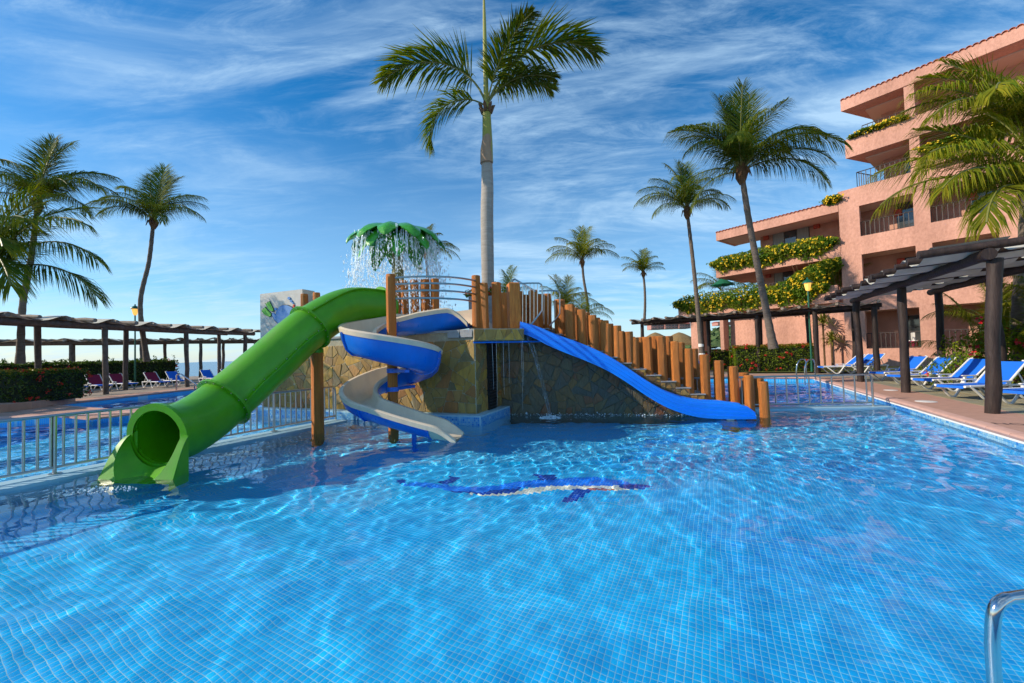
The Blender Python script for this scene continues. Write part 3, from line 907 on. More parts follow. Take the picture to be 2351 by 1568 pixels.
def stone_face(parent, origin, ax, up, nout, cells, gap=.0045, thick=.017, seed=1, smat='stone'):
    r = np.random.default_rng(seed)
    for P in cells:
        c = P.mean(0)
        Q = []
        n_ = len(P)
        ext = np.ptp(P, axis=0)
        if min(ext) < .05: continue
        scale_in = 1 - gap * 2.2 / max(.08, min(ext))
        Q = c + (P - c) * max(.5, scale_in)
        th = thick * r.uniform(.55, 1.25); tilt = r.uniform(-.05, .05, 2)
        def w3(q, h): return origin + ax * (q[0] - 0) + up * q[1] + nout * h
        c3 = w3(c, 0)
        base = [w3(q, -.004) - c3 for q in Q]
        mid = [w3(c + (q - c) * .985, th * .7 + (q - c) @ tilt) - c3 for q in Q]
        top = [w3(c + (q - c) * .90, th + (q - c) @ tilt) - c3 for q in Q]
        ctr = w3(c, th * 1.12) - c3
        V = base + mid + top + [ctr]
        Fs = []
        for i in range(n_):
            j = (i + 1) % n_
            Fs += [(i, j, n_ + j, n_ + i), (n_ + i, n_ + j, 2 * n_ + j, 2 * n_ + i), (2 * n_ + i, 2 * n_ + j, 3 * n_)]
        me = bpy.data.meshes.new('stone'); me.from_pydata([tuple(v) for v in V], [], Fs); me.materials.append(MT[smat])
        o = bpy.data.objects.new('stone', me); put(o)
        o.location = Vector(c3)
        o.parent = parent
        o.matrix_parent_inverse = PARENT_INV[parent.name]
PARENT_INV = {}
def stone_wall(name, mb_, mm='mortar'):
    o = part(mb_, name, MT[mm], tower)
    PARENT_INV[o.name] = Matrix.Identity(4)     # wall mesh is in world space, its object sits at the world origin
    return o
up3 = Z_UP
def v3(a, z=0.0): return np.array([a[0], a[1], z])
# --- front wall, left return and the side with the louvred door
LEN_F = 7.45
WALL_T = 2.05
mb = MB(); mb.prism([tuple(tw(0, 0)), tuple(tw(0, 3.4)), tuple(tw(LEN_F, 3.4)), tuple(tw(LEN_F, 0))], FLOOR_Z, WALL_T + .22)
w1 = stone_wall('front_wall', mb)
cells = bsp_stones(LEN_F, WALL_T - .24, .035, .16, 21)
stone_face(w1, v3(tw(LEN_F, 0), .25), v3(-TD), up3, v3(-TN), cells, seed=2)
# side face of the alcove (faces right)
cells = bsp_stones(.62, WALL_T - .24, .03, .10, 22)
stone_face(w1, v3(tw(0, .02), .25), v3(TN), up3, v3(-TD), cells, seed=3)
cells = bsp_stones(.4, WALL_T - .24, .03, .08, 23)
stone_face(w1, v3(tw(0, 1.2), .25), v3(TN), up3, v3(-TD), cells, seed=4)
mb = MB()
c = tw(-.02, .90)
mb.box((c[0], c[1], 1.14), (.54, .05, 1.78), math.atan2(TN[1], TN[0]))
door = part(mb, 'louvred_door', MT['black'], tower)
for k in range(22):
    m_ = MB(); cc = tw(-.05, .90)
    m_.box((cc[0], cc[1], .32 + k * .078), (.46, .035, .014), math.atan2(TN[1], TN[0]))
    s_ = m_.build('slat', MT['iron']); s_.parent = door
# tiled curb round the foot of the tower
mb = MB()
cb = [tw(-.24, -.24), tw(-.24, 1.75), tw(.1, 1.75), tw(.1, .1), tw(LEN_F, .1), tw(LEN_F, -.24)]
mb.prism([tuple(p) for p in cb], FLOOR_Z, .235)
curb = part(mb, 'tiled_curb', MT['ledge'], tower)
def band_tiles(o3, ax, nrm, length, z0, rows, seed, tmean=.55):
    r = np.random.default_rng(seed); k = int(length / PITCH)
    a_, b_ = np.meshgrid(np.arange(k), np.arange(rows)); a_ = a_.ravel(); b_ = b_.ravel()
    me = tiles_mesh('mosaic_tiles', (a_ + .5) * PITCH, (b_ + .5) * PITCH, np.clip(r.normal(tmean, .2, len(a_)), 0, 1), MT['tile_band'], 0)
    o = bpy.data.objects.new('mosaic_tiles', me); put(o); o.parent = curb; o['kind'] = 'stuff'
    o.matrix_world = Matrix(((ax[0], 0, nrm[0], o3[0]), (ax[1], 0, nrm[1], o3[1]), (0, 1, 0, z0), (0, 0, 0, 1)))
band_tiles(tw(LEN_F, -.245), -TD, -TN, LEN_F + .24, -.10, 6, 31, .5)
band_tiles(tw(-.245, -.24), TN, -TD, 1.98, -.10, 6, 32, .45)
# --- right wall under the stairs
ywall = lambda x: 9.95 + (6.0 - x) * 0.2
SA, SB = np.array([-.35, ywall(-.35)]), np.array([5.95, ywall(5.95)])
sd = (SB - SA) / np.linalg.norm(SB - SA); sn = np.array([sd[1], -sd[0]])     # sn to the camera side
slen = np.linalg.norm(SB - SA)
step_x = [5.57, 5.22, 4.87, 4.53, 4.19]; step_z = [.20, .37, .535, .70, .87]
while step_z[-1] < PLAT - .1:
    step_x.append(step_x[-1] - .355); step_z.append(step_z[-1] + .166)
step_s = [(x - SA[0]) / sd[0] for x in step_x]
mb = MB()
mb.prism([tuple(SA + sd * 0), tuple(SA + sd * .3), tuple(SA + sd * .3 - sn * .3), tuple(SA - sn * .3)], FLOOR_Z, WALL_T + .2)
w2 = stone_wall('stair_wall', mb, 'wet_shade_mortar')
stairs = w2
depth_st = 1.25
for i, (s_, z_) in enumerate(zip(step_s, step_z)):
    s0 = step_s[i + 1] if i + 1 < len(step_s) else -.05
    m_ = MB()
    p = [SA + sd * s0 + sn * .0, SA + sd * s_ + sn * .0, SA + sd * s_ - sn * depth_st, SA + sd * s0 - sn * depth_st]
    m_.prism([tuple(q) for q in p], FLOOR_Z, z_ - .03)
    p2 = [SA + sd * s0 + sn * .03, SA + sd * (s_ + .02) + sn * .03, SA + sd * (s_ + .02) - sn * depth_st, SA + sd * s0 - sn * depth_st]
    st = m_.build('step', MT['wet_shade_mortar']); st.parent = stairs
    m_ = MB(); m_.prism([tuple(q) for q in p2], z_ - .028, z_)
    t_ = m_.build('tread', MT['concrete']); t_.parent = stairs
# stones on the stair wall, cut to the stair line
dzds = (step_z[-1] - step_z[0]) / (step_s[-1] - step_s[0])
zl = lambda s_: step_z[0] + dzds * (s_ - step_s[0]) - .08
clipn = np.array([dzds, -1.0]); clip0 = np.array([step_s[0], zl(step_s[0]) - .0])
cells = bsp_stones(slen, 2.3, .035, .16, 41, [((step_s[0], zl(step_s[0])), (dzds, -1.0))])
stone_face(w2, v3(SA, 0.0) + up3 * -.02, v3(sd), up3, v3(sn), cells, seed=6, thick=.017, smat='wet_shade_stone')
# faces of the visible steps
for i in range(0, 7):
    s0 = step_s[i + 1]; s1 = step_s[i]
    z1 = step_z[i] - .03
    cells = voronoi_stones(s1 - s0, .17, 2, 50 + i)
    stone_face(w2, v3(SA + sd * s0, z1 - .17), v3(sd), up3, v3(sn), cells, seed=60 + i, thick=.018, gap=.006)
# --- platform slab with the bridging lintel
SL0 = np.array([.30, 10.28])
mb = MB()
mb.prism([tuple(tw(.0, -.05)), tuple(SL0), tuple(SL0 + np.array([.55, 1.5])), tuple(tw(0, 3.4)), tuple(tw(LEN_F, 3.4)), tuple(tw(LEN_F, -.05))], WALL_T + .21, PLAT)
part(mb, 'platform', MT['concrete'], tower)
mb = MB()
ldv = (SL0 - tw(0, -.05)); ll = np.linalg.norm(ldv); ldv /= ll; lnv = np.array([ldv[1], -ldv[0]])
a0 = tw(0, -.05) + lnv * .03
mb.prism([tuple(a0), tuple(a0 + ldv * ll), tuple(a0 + ldv * ll - lnv * .3), tuple(a0 - lnv * .3)], PLAT - .29, PLAT + .01)
lint = stone_wall('lintel', mb)
stone_face(lint, v3(a0, PLAT - .285), v3(ldv), up3, v3(lnv), bsp_stones(ll, .28, .03, .09, 77), seed=8, thick=.02)
mb = MB(); mb.tube([v3(a0 - lnv * .05, PLAT - .33), v3(a0 - lnv * .05 + ldv * (ll + .5), PLAT - .33)], .022, 8)
part(mb, 'water_pipe', MT['blue'], tower, True)
for k in range(2):                                    # concrete blocks on the wall head
    m_ = MB(); cc = tw(.2 + k * .36, .06); m_.box((cc[0], cc[1], PLAT - .10), (.33, .24, .2), math.atan2(TD[1], TD[0]), .01)
    part(m_, 'concrete_block', MT['concrete'], tower)
# grey flower box behind
mb = MB()
for (u0, u1) in ((1076, 1150),):
    p0 = ay(u0, 690, 13.0); p1 = ay(u1, 690, 13.0)
    mb.box(((p0[0] + p1[0]) / 2, 13.1, 2.95), (p1[0] - p0[0], .3, 1.3))
part(mb, 'flower_box', MT['concrete'], tower)

# --- log posts (u of the middle, v top, v bottom, depth, width in px)
def disp3(x, y): return 1033.3 + x * .3175, 574.0 + y * .3175
log_meshes = []
for k in range(5):
    r = np.random.default_rng(100 + k)
    m_ = MB()
    seg = 12
    prof = [(.88, 0), (1.0, .02), (1.02, .2), (1.0, .45), (.99, .7), (.98, .93), (.965, .985), (.90, 1.0)]
    flat = r.uniform(.90, 1.06, seg)
    m_.lathe(prof, seg, (0, 0, 0), lambda a, z: flat[int(round(a / (2 * math.pi / seg))) % seg])
    log_meshes.append(m_.mesh('log_post', MT['log'], True, 42))
nlog = 0
def log(cxp, top, bot, y, w=62, zbot=None, lean=0.0, disp=False):
    global nlog
    if disp: u, vt, vb, wp = cxp, top, bot, w
    else:
        u, vt = disp3(cxp, top); vb = disp3(cxp, bot)[1]; wp = w * .3175
    pt, pb = ay(u, vt, y), ay(u, vb, y)
    dist = y
    rr_ = wp / F_PX * dist / 2 * 1.12
    z0 = pb[2] if zbot is None else zbot
    h = pt[2] - z0
    o = inst('log_post', log_meshes[nlog % 5], None, (pb[0], pb[1], z0), (random.uniform(-.012, .012), lean + random.uniform(-.01, .012), random.uniform(0, 6.28)), (rr_, rr_, h))
    own(o, tower)
    nlog += 1
    return o
yf = lambda u: 10.13 + (1726 - u) / 550 * 1.05         # front row over the stair wall
yb = lambda u: 11.15 + (1726 - u) / 550 * .75
FRONT = [(872, 395, 640), (959, 432, 690), (1036, 472, 720), (1050, 490, 735), (1125, 510, 760), (1145, 533, 780), (1211, 547, 790), (1238, 587, 815), (1300, 590, 840), (1336, 632, 870), (1437, 627, 945), (1537, 622, 945), (1635, 660, 985), (1732, 712, 1040), (1851, 755, 1085), (1955, 797, 1115), (2060, 840, 1125)]
for cxp, t_, b_ in FRONT:
    u = disp3(cxp, 0)[0]; log(cxp, t_, b_ + 25, yf(u), 62)
BACK = [(905, 418, 650, 44), (990, 452, 700, 44), (1090, 505, 730, 44), (1190, 565, 780, 44), (1262, 605, 820, 44), (1318, 628, 850, 44), (1410, 640, 880, 44), (1387, 630, 900, 46), (1487, 623, 915, 44), (1584, 622, 915, 48), (1680, 668, 965, 44), (1775, 712, 1005, 44), (858, 400, 640, 40), (1068, 490, 700, 40), (1162, 533, 760, 40)]
for cxp, t_, b_, w_ in BACK:
    u = disp3(cxp, 0)[0]; log(cxp, t_, b_ + 30, yb(u) - .1, w_ + 14)
for cxp, t_, y_ in ((2292, 950, 9.59), (2181, 905, 9.98), (2248, 927, 11.0), (2151, 885, 11.0)):
    log(cxp, t_, 1400, y_, 60, FLOOR_Z)
# logs round the platform
for cxp, t_, y_, w_ in ((245, 240, 10.45, 64), (342, 235, 10.62, 64), (400, 310, 12.2, 56), (512, 300, 12.2, 50), (546, 325, 12.1, 50), (650, 320, 12.1, 48), (707, 318, 12.1, 58), (783, 358, 12.0, 50), (812, 358, 11.7, 50)):
    u, v = disp3(cxp, t_)
    pt = ay(u, v, y_)
    log(cxp, t_, 560, y_, w_, PLAT - .02 if cxp < 700 else PLAT - .35)
log(192, 185, 520, 10.42, 58, PLAT - .02)
for x_, t_, w_ in ((1237, 158, 58), (1297, 152, 66), (1380, 146, 66), (1463, 143, 66), (1546, 137, 66)):
    u = (1000 + x_ * .478) / 1.7422; v = (1050 + t_ * .478) / 1.7422
    log(u, v, 700, 11.5, w_ * .2745, PLAT - .02, disp=True)
for u, v in ((699, 675), (727, 672)):
    log(u, v, 730, 11.95, 15, PLAT - .1, disp=True)
# the two squared gate posts
for x0, x1, t_, y_ in ((412, 500, 232, 10.5), (570, 632, 285, 11.75)):
    (u0, v0), (u1, _) = disp3(x0, t_), disp3(x1, t_)
    p0, p1 = ay(u0, v0, y_), ay(u1, v0, y_)
    w_ = p1[0] - p0[0]
    m_ = MB(); m_.box(((p0[0] + p1[0]) / 2, y_ + w_ / 2, (p0[2] + PLAT) / 2 - .05), (w_ * .92, w_ * .92, p0[2] - PLAT + .1), 0.25, .03)
    part(m_, 'gate_post', MT['log'], tower)
# curved rails between the slide post and the gate logs
SP = np.array([-2.77, 9.2])                              # axis of the spiral slide
pr_ = ay(1094, 640, 10.38)[:2]
for vL, vR in ((638, 645), (653, 660), (669, 676), (686, 693)):
    m_ = MB(); pts = []
    zL = ay(908, vL, SP[1])[2]; zR = ay(1087, vR, 10.35)[2]
    mid = (SP + pr_) / 2 + np.array([.30, -.35])
    for k in range(15):
        t = k / 14
        q = (1 - t) ** 2 * SP + 2 * t * (1 - t) * (mid + np.array([.1, -.35])) + t * t * pr_
        pts.append((q[0], q[1], zL + (zR - zL) * t))
    m_.tube(pts, .024, 8); part(m_, 'hand_rail', MT['steel'], tower, True)
# steel guards either side of the blue slide
def guard(P, y_, bars):
    pts = [ay(u, v, y_) for u, v in P]
    m_ = MB(); m_.tube(pts, .022, 8); g = part(m_, 'slide_guard', MT['steel'], tower, True)
    for u, vt, vb in bars:
        m_ = MB(); m_.tube([ay(u, vt, y_), ay(u, vb, y_)], .010, 6)
        b_ = m_.build('bar', MT['steel'], None, True); b_.parent = g
guard([(1192, 651), (1215, 650), (1237, 650), (1243, 653), (1245, 660), (1245, 712), (1238, 722), (1207, 760), (1190, 758)], 10.42,
      [(1200, 651, 759), (1208, 650, 757), (1217, 650, 748), (1226, 650, 738), (1234, 650, 727)])
guard([(1238, 668), (1262, 667), (1277, 667), (1283, 670), (1285, 676), (1285, 720), (1280, 728), (1262, 748)], 11.5,
      [(1249, 668, 745), (1258, 668, 745), (1266, 668, 742), (1274, 668, 734)])
mb = MB(); mb.tube([ay(1174, 655, 12.4), ay(1177, 643, 12.4), ay(1182, 641, 12.4), ay(1228, 668, 11.2)], .028, 8)
part(mb, 'stair_rail', MT['steel'], tower, True)
# plants in the flower box
rr = np.random.default_rng(3)
P = np.stack([rr.uniform(-1.5, -.3, 260), rr.uniform(12.95, 13.25, 260), 3.6 + rr.uniform(0, .32, 260) * rr.uniform(0, 1, 260)], -1)
bx = thing('flower_clump', 'small red flowering plant in the grey box behind the log gate', 'plant', (-.9, 13.1, 3.6))
own(leaf_cloud('foliage', P, np.tile([0, 0, 1.0], (len(P), 1)), .13, MT['vine'], 4), bx)
own(leaf_cloud('flowers', P[::9] + [0, -.05, .03], np.tile([0, -1, .3], (len(P[::9]), 1)), .09, MT['redflower'], 5, 1.0), bx)

# --- pale panel with the diver emblem
PY = tw(LEN_F - .1, .1)
pd = -TD
pa = hv(597, 675, PY, pd); pb_ = hv(694, 668, PY, pd); pc = hv(597, 772, PY, pd)
panel = thing('emblem_panel', 'pale plaster panel with a blue and green flippered diver relief beside green slide', 'panel', (pa[0], pa[1], PLAT))
wv = (pb_ - pa)[:2]; wl = np.linalg.norm(wv); wv = wv / wl; wn_ = np.array([-wv[1], wv[0]])
mb = MB(); mb.prism([tuple(pa[:2]), tuple(pa[:2] + wv * wl), tuple(pa[:2] + wv * wl + wn_ * .45), tuple(pa[:2] + wn_ * .45)], PLAT - .05, pa[2])
part(mb, 'slab', MT['plaster'], panel)
MT['flipper'] = mat('lime relief', (0.13, 0.46, 0.06), 0.7, vary=(.1, .4, .05), scale=8)
MT['diver'] = mat('blue relief', (0.05, 0.20, 0.52), 0.75, vary=(0.14, 0.28, 0.48), scale=6)
MT['outline'] = mat('dark relief edge', (0.03, 0.05, 0.07), 0.8)
MT['redrelief'] = mat('red relief', (.5, .05, .03), .7)
def relief(name, pts, material, off):
    """raised shape from crop points on the panel plane"""
    q3 = [hv((1000 + x * .2232) / 1.7422, (1150 + y * .2232) / 1.7422, pa[:2] - wn_ * .004, pd) for x, y in pts]
    m_ = MB(); nn = len(q3); o_ = v3(-wn_)
    back = [q for q in q3]; front = [q + o_ * off for q in q3]
    m_._add(back + front, [(i, (i + 1) % nn, nn + (i + 1) % nn, nn + i) for i in range(nn)] + [tuple(nn + i for i in range(nn))])
    return part(m_, name, material, panel)
def grow(pts, k):
    c = np.mean(pts, axis=0); return [tuple(c + (np.array(p) - c) * k) for p in pts]
fl1 = [(285, 285), (312, 298), (325, 262), (345, 275), (360, 245), (385, 300), (430, 390), (435, 420), (400, 428), (345, 390)]
fl2 = [(225, 430), (245, 380), (262, 392), (285, 350), (320, 395), (390, 470), (388, 510), (350, 522), (280, 490)]
body = [(475, 500), (490, 420), (540, 350), (600, 318), (680, 320), (750, 350), (830, 430), (830, 560), (720, 650), (520, 645), (450, 580), (410, 490), (420, 450), (440, 455)]
for nm, pts, mt_ in (('flipper', fl1, 'flipper'), ('flipper', fl2, 'flipper'), ('diver_body', body, 'diver')):
    relief('outline', grow(pts, 1.07), MT['outline'], .02); relief(nm, pts, MT[mt_], .035)
for x, y, r_ in ((708, 195, 24), (748, 245, 20), (778, 278, 15), (472, 385, 22)):
    relief('bubble', [(x + r_ * math.cos(a), y + r_ * 1.1 * math.sin(a)) for a in np.linspace(0, 6.28, 13)[:-1]], MT['diver'], .03)
relief('snorkel_tip', [(780, 310), (803, 308), (806, 360), (780, 362)], MT['redrelief'], .03)

# ================================================================== SLIDES
def catmull(P, n_):
    P = [np.array(p, float) for p in P]
    P = [2 * P[0] - P[1]] + P + [2 * P[-1] - P[-2]]
    out = []
    for i in range(1, len(P) - 2):
        for k in range(n_):
            t = k / n_
            out.append(.5 * ((2 * P[i]) + (-P[i - 1] + P[i + 1]) * t + (2 * P[i - 1] - 5 * P[i] + 4 * P[i + 1] - P[i + 2]) * t * t + (-P[i - 1] + 3 * P[i] - 3 * P[i + 1] + P[i + 2]) * t ** 3))
    out.append(P[-2])
    return out
# --- green tube slide
TR = .465
mouth = ay(364, 1003, 6.28); f2 = ay(514, 924, 7.5); f3 = ay(712, 752, 8.9)
e1_, e2_ = ay(802, 704, 9.9), ay(893, 706, 10.75)
cpts = [mouth, mouth + (f2 - mouth) * .42 + np.array([0, 0, -.10]), f2, f2 + (f3 - f2) * .5 + np.array([-.03, 0, -.03]), f3, e1_, e2_]
tube_path = catmull(cpts, 8)
tslide = thing('tube_slide', 'green enclosed tube water slide ending at pool level', 'water slide', (mouth[0], mouth[1], 0))
def frames(path):
    n_ = len(path); out = []
    for i in range(n_):
        t = path[min(i + 1, n_ - 1)] - path[max(i - 1, 0)]; t = t / np.linalg.norm(t)
        h = np.cross(Z_UP, t); h /= np.linalg.norm(h); w = np.cross(t, h)
        out.append((path[i], t, h, w))
    return out
fr = frames(tube_path)
def ring(f, r_, seg=32, a0=0.0, a1=2 * math.pi, closed=True):
    p, t, h, w = f
    k = seg if closed else seg + 1
    return [p + r_ * (math.cos(a0 + (a1 - a0) * i / seg) * h + math.sin(a0 + (a1 - a0) * i / seg) * w) for i in range(k)]
joints = [0, 16, 32, 48]
for a_, b_ in zip(joints[:-1], joints[1:]):
    m_ = MB()
    m_.loft([ring(fr[i], TR) for i in range(a_, b_ + 1)], True)
    m_.loft([ring(fr[i], TR - .02)[::-1] for i in range(a_, b_ + 1)], True)
    part(m_, 'tube_section', MT['green'], tslide, True, 50)
bolt = MB(); bolt.lathe([(.011, 0), (.011, .012), (.006, .016)], 6); bolt_me = bolt.mesh('bolt', MT['steel'])
def flange(i, r0=TR, r1=TR + .075, th=.022, name='flange', bolts=18):
    p, t, h, w = fr[i]
    m_ = MB()
    A_ = (p - t * th, t, h, w); B_ = (p + t * th, t, h, w)
    m_.loft([ring(A_, r0 - .01), ring(A_, r1), ring(B_, r1), ring(B_, r0 - .01)], True)
    o = part(m_, name, MT['green'], tslide, False)
    for k in range(bolts):
        a = 2 * math.pi * (k + .5) / bolts
        q = p + (r0 + .04) * (math.cos(a) * h + math.sin(a) * w) - t * (th + .001)
        b_ = inst('bolt', bolt_me, o, tuple(q))
        b_.rotation_euler = Vector(-t).to_track_quat('Z', 'Y').to_euler()
for i in (16, 32):
    flange(i)
flange(46, bolts=0)
flange(0, TR - .03, TR + .07, .03, 'mouth_ring', 0)
# lengthwise seams along the tube sides
for (a_, b_), ang in (((0, 16), -.9), ((16, 32), -.55), ((16, 32), math.pi + .1), ((32, 47), 2.25)):
    m_ = MB(); pts_o = []
    for i in range(a_, b_ + 1):
        p, t, h, w = fr[i]; pts_o.append((p, h, w))
    rings_ = []
    for p, h, w in pts_o:
        q = lambda r_, a: p + r_ * (math.cos(a) * h + math.sin(a) * w)
        rings_.append([q(TR - .005, ang - .035), q(TR + .05, ang - .02), q(TR + .05, ang + .02), q(TR - .005, ang + .035)])
    m_.loft(rings_); sm = part(m_, 'seam_flange', MT['green'], tslide)
    for i in range(a_ + 1, b_, 2):
        p, t, h, w = fr[i]; a = ang - .045
        q = p + (TR + .025) * (math.cos(a) * h + math.sin(a) * w)
        bb_ = inst('bolt', bolt_me, sm, tuple(q)); bb_.rotation_euler = Vector(-(-math.sin(a) * h + math.cos(a) * w)).to_track_quat('Z', 'Y').to_euler()
# open run out: two curved cheeks and a shallow trough
p, t, h, w = fr[0]
th2 = np.array([-t[0], -t[1], 0]); th2 /= np.linalg.norm(th2)      # out of the mouth
hh = np.cross(Z_UP, -th2); hh /= np.linalg.norm(hh)
m_ = MB(); R2_ = TR + .0; nseg = 18; rings_ = []
for j in range(15):
    s_ = j / 14
    flare = 1.0 + .12 * s_
    hmax = 1.0 - .0 * s_
    rowp = []
    lim = math.radians(6 - 80 * s_ ** 1.9)               # how far up the cheeks reach
    for i in range(nseg + 1):
        a = -math.pi - lim + (math.pi + 2 * lim) * i / nseg
        rowp.append(p + th2 * (.03 + .40 * s_) + hh * (R2_ * flare * math.cos(a)) + Z_UP * (R2_ * math.sin(a) * (1 - .05 * s_) - .24 * s_))
    rings_.append(rowp)
m_.loft(rings_)
cheek = part(m_, 'run_out_trough', MT['green'], tslide, True, 60)
for sgn in (-1, 1):                                     # outer skins of the cheeks
    m_ = MB(); prof = []
    for j in range(15):
        s_ = j / 14; lim = math.radians(6 - 80 * s_ ** 1.9); flare = 1 + .12 * s_
        a = lim if sgn > 0 else math.pi - lim
        top = p + th2 * (.03 + .40 * s_) + hh * (R2_ * flare * math.cos(a)) + Z_UP * (R2_ * math.sin(a) * (1 - .05 * s_) - .24 * s_)
        out = p + th2 * (.03 + .40 * s_) + hh * (sgn * (TR + .09) * (1 + .16 * s_))
        prof.append([top, np.array([out[0], out[1], max(top[2] - .03, -.30)]), np.array([out[0], out[1], -.45])])
    m_.loft(prof)
    m_.loft([[prof[0][0], prof[0][1], prof[0][2]], [p + hh * sgn * TR * .8 + Z_UP * .1, p + hh * sgn * TR * .8, np.array([*(p + hh * sgn * TR * .8)[:2], -.45])]])
    part(m_, 'cheek', MT['green'], tslide, True, 30)
# its timber prop
sup = oz(730, 995, 0)
ptop = ay(728, 806, sup[1])
o = own(inst('support_log', log_meshes[1], None, (sup[0], sup[1], FLOOR_Z), (0, 0, .4), (.125, .125, ptop[2] - FLOOR_Z)), tslide)
m_ = MB(); m_.lathe([(.15, -.04), (.15, .05), (.13, .06), (.12, .30), (.16, .45)], 14, (sup[0], sup[1] - .02, ptop[2]))
part(m_, 'prop_bracket', MT['green'], tslide, True)

# --- spiral slide
spiral = thing('spiral_slide', 'blue and cream open spiral water slide winding round an orange log', 'water slide', (SP[0], SP[1], 0))
own(inst('centre_log', log_meshes[2], None, (SP[0], SP[1], FLOOR_Z), (0, 0, .2), (.115, .115, ay(899, 630, SP[1])[2] - FLOOR_Z)), spiral)
RC, HW, WH = .745, .315, .43                            # centre radius, half width, wall height
path = []
ent = np.array([-1.05, 10.36])
for k in range(8):                                     # entry from the platform
    t = k / 8
    q = ent * (1 - t) + (SP + np.array([.12, RC])) * t
    path.append((q[0], q[1] + .22 * math.sin(t * math.pi) , 2.46 - .17 * t))
th0, th1 = math.radians(96), math.radians(607)
nh = 60
for k in range(nh + 1):
    th = th0 + (th1 - th0) * k / nh
    path.append((SP[0] + RC * math.cos(th), SP[1] + RC * math.sin(th), 2.27 - 1.83 * k / nh))
ex = np.array([-1.12, 8.22]); last = np.array(path[-1]); tang = np.array([-math.sin(th1), math.cos(th1)])
for k in range(1, 19):
    t = k / 18
    q = last[:2] * (1 - t) + ex * t
    q = q + tang * .12 * math.sin(math.pi * t)
    zq = last[2] * (1 - t) ** 1.6 + .0 * t - .03 * t
    path.append((q[0], q[1], zq))
path = [np.array(q) for q in path]
def sect(i, outer):
    pth = path
    n_ = len(pth); t = pth[min(i + 1, n_ - 1)] - pth[max(i - 1, 0)]; t[2] = 0; t /= np.linalg.norm(t)
    rt = np.array([t[1], -t[0], 0])                     # right hand side: outer wall of the turn
    tail = max(0, (i - 68)) / 18
    wr = WH * (1.22 - .50 * min(1, max(0, (i - 54) / 14)) if i < 68 else .72 - .10 * tail); wl = WH * (.85 if i < 68 else .85 - .22 * tail)
    if i < 8: wr, wl = WH * 1.05, WH * (.12, .62, .95, 1.12, 1.15, 1.15, 1.12, 1.05)[i]
    if i > n_ - 6:
        kx = (i - (n_ - 6)) / 5.0; wr *= 1 - .8 * kx ** 1.6; wl *= 1 - .8 * kx ** 1.6
    pts = []
    def U(x): return pth[i] + rt * x[0] + Z_UP * x[1]
    if not outer:
        pr2 = [(HW + .07, wr - .115), (HW + .09, wr - .02), (HW + .05, wr + .015), (HW, wr), (HW - .02, wr * .6), (HW - .07, wr * .25), (HW - .16, .05), (0, .0),
               (-HW + .16, .05), (-HW + .07, wl * .25), (-HW + .02, wl * .6), (-HW, wl), (-HW - .05, wl + .015), (-HW - .09, wl - .02), (-HW - .07, wl - .115)]
    else:
        pr2 = [(HW + .055, wr - .11), (HW + .035, wr * .5), (HW - .03, wr * .12), (HW - .14, -.04), (0, -.075), (-HW + .14, -.04), (-HW + .03, wl * .12), (-HW - .035, wl * .5), (-HW - .055, wl - .11)]
    return [U(q) for q in pr2]
nP = len(path)
m_ = MB(); m_.loft([sect(i, False) for i in range(nP)]); part(m_, 'flume_lining', MT['cream'], spiral, True, 60)
segs = [(0, 8), (8, 23), (23, 38), (38, 53), (53, 68), (68, 80)]
for a_, b_ in segs:
    m_ = MB(); m_.loft([sect(i, True)[::-1] for i in range(a_, b_ + 1)]); part(m_, 'flume_shell', MT['blue'], spiral, True, 60)
m_ = MB(); m_.loft([sect(i, True)[::-1] for i in range(80, nP)]); part(m_, 'exit_shell', MT['cream'], spiral, True, 60)
for i in (8, 23, 38, 53, 68, 80):
    s0 = sect(i, True); c_ = path[i] + Z_UP * .15
    m_ = MB(); tg = path[min(i + 1, nP - 1)] - path[i - 1]; tg /= np.linalg.norm(tg)
    big = [c_ + (q - c_) * 1.13 for q in s0]
    m_.loft([[q - tg * .015 for q in s0], [q - tg * .015 for q in big], [q + tg * .015 for q in big], [q + tg * .015 for q in s0]])
    jf = part(m_, 'joint_flange', MT['blue'], spiral)
    for q in range(1, 8):
        pp = c_ + (s0[q] - c_) * 1.07 - tg * .016
        b_ = inst('bolt', bolt_me, jf, tuple(pp)); b_.rotation_euler = Vector(-tg).to_track_quat('Z', 'Y').to_euler()
for i in (12, 33, 47, 62):                              # brackets from the log to the flume
    q = path[i] - Z_UP * .13
    m_ = MB(); dv = q[:2] - SP; ang = math.atan2(dv[1], dv[0]); mid = SP + dv * .55
    m_.box((mid[0], mid[1], q[2]), (np.linalg.norm(dv) * 1.0, .11, .07), ang, .01)
    m_.lathe([(.135, -.05), (.135, .05)], 14, (SP[0], SP[1], q[2]))
    part(m_, 'bracket', MT['blue'], spiral, False)
for sgn in (1,):                                        # cheek plate on the exit
    pass
m_ = MB(); q = path[76]
m_.tube([(q[0], q[1], FLOOR_Z), (q[0], q[1], q[2] - .06)], .05, 8); part(m_, 'exit_prop', MT['blue'], spiral, True)

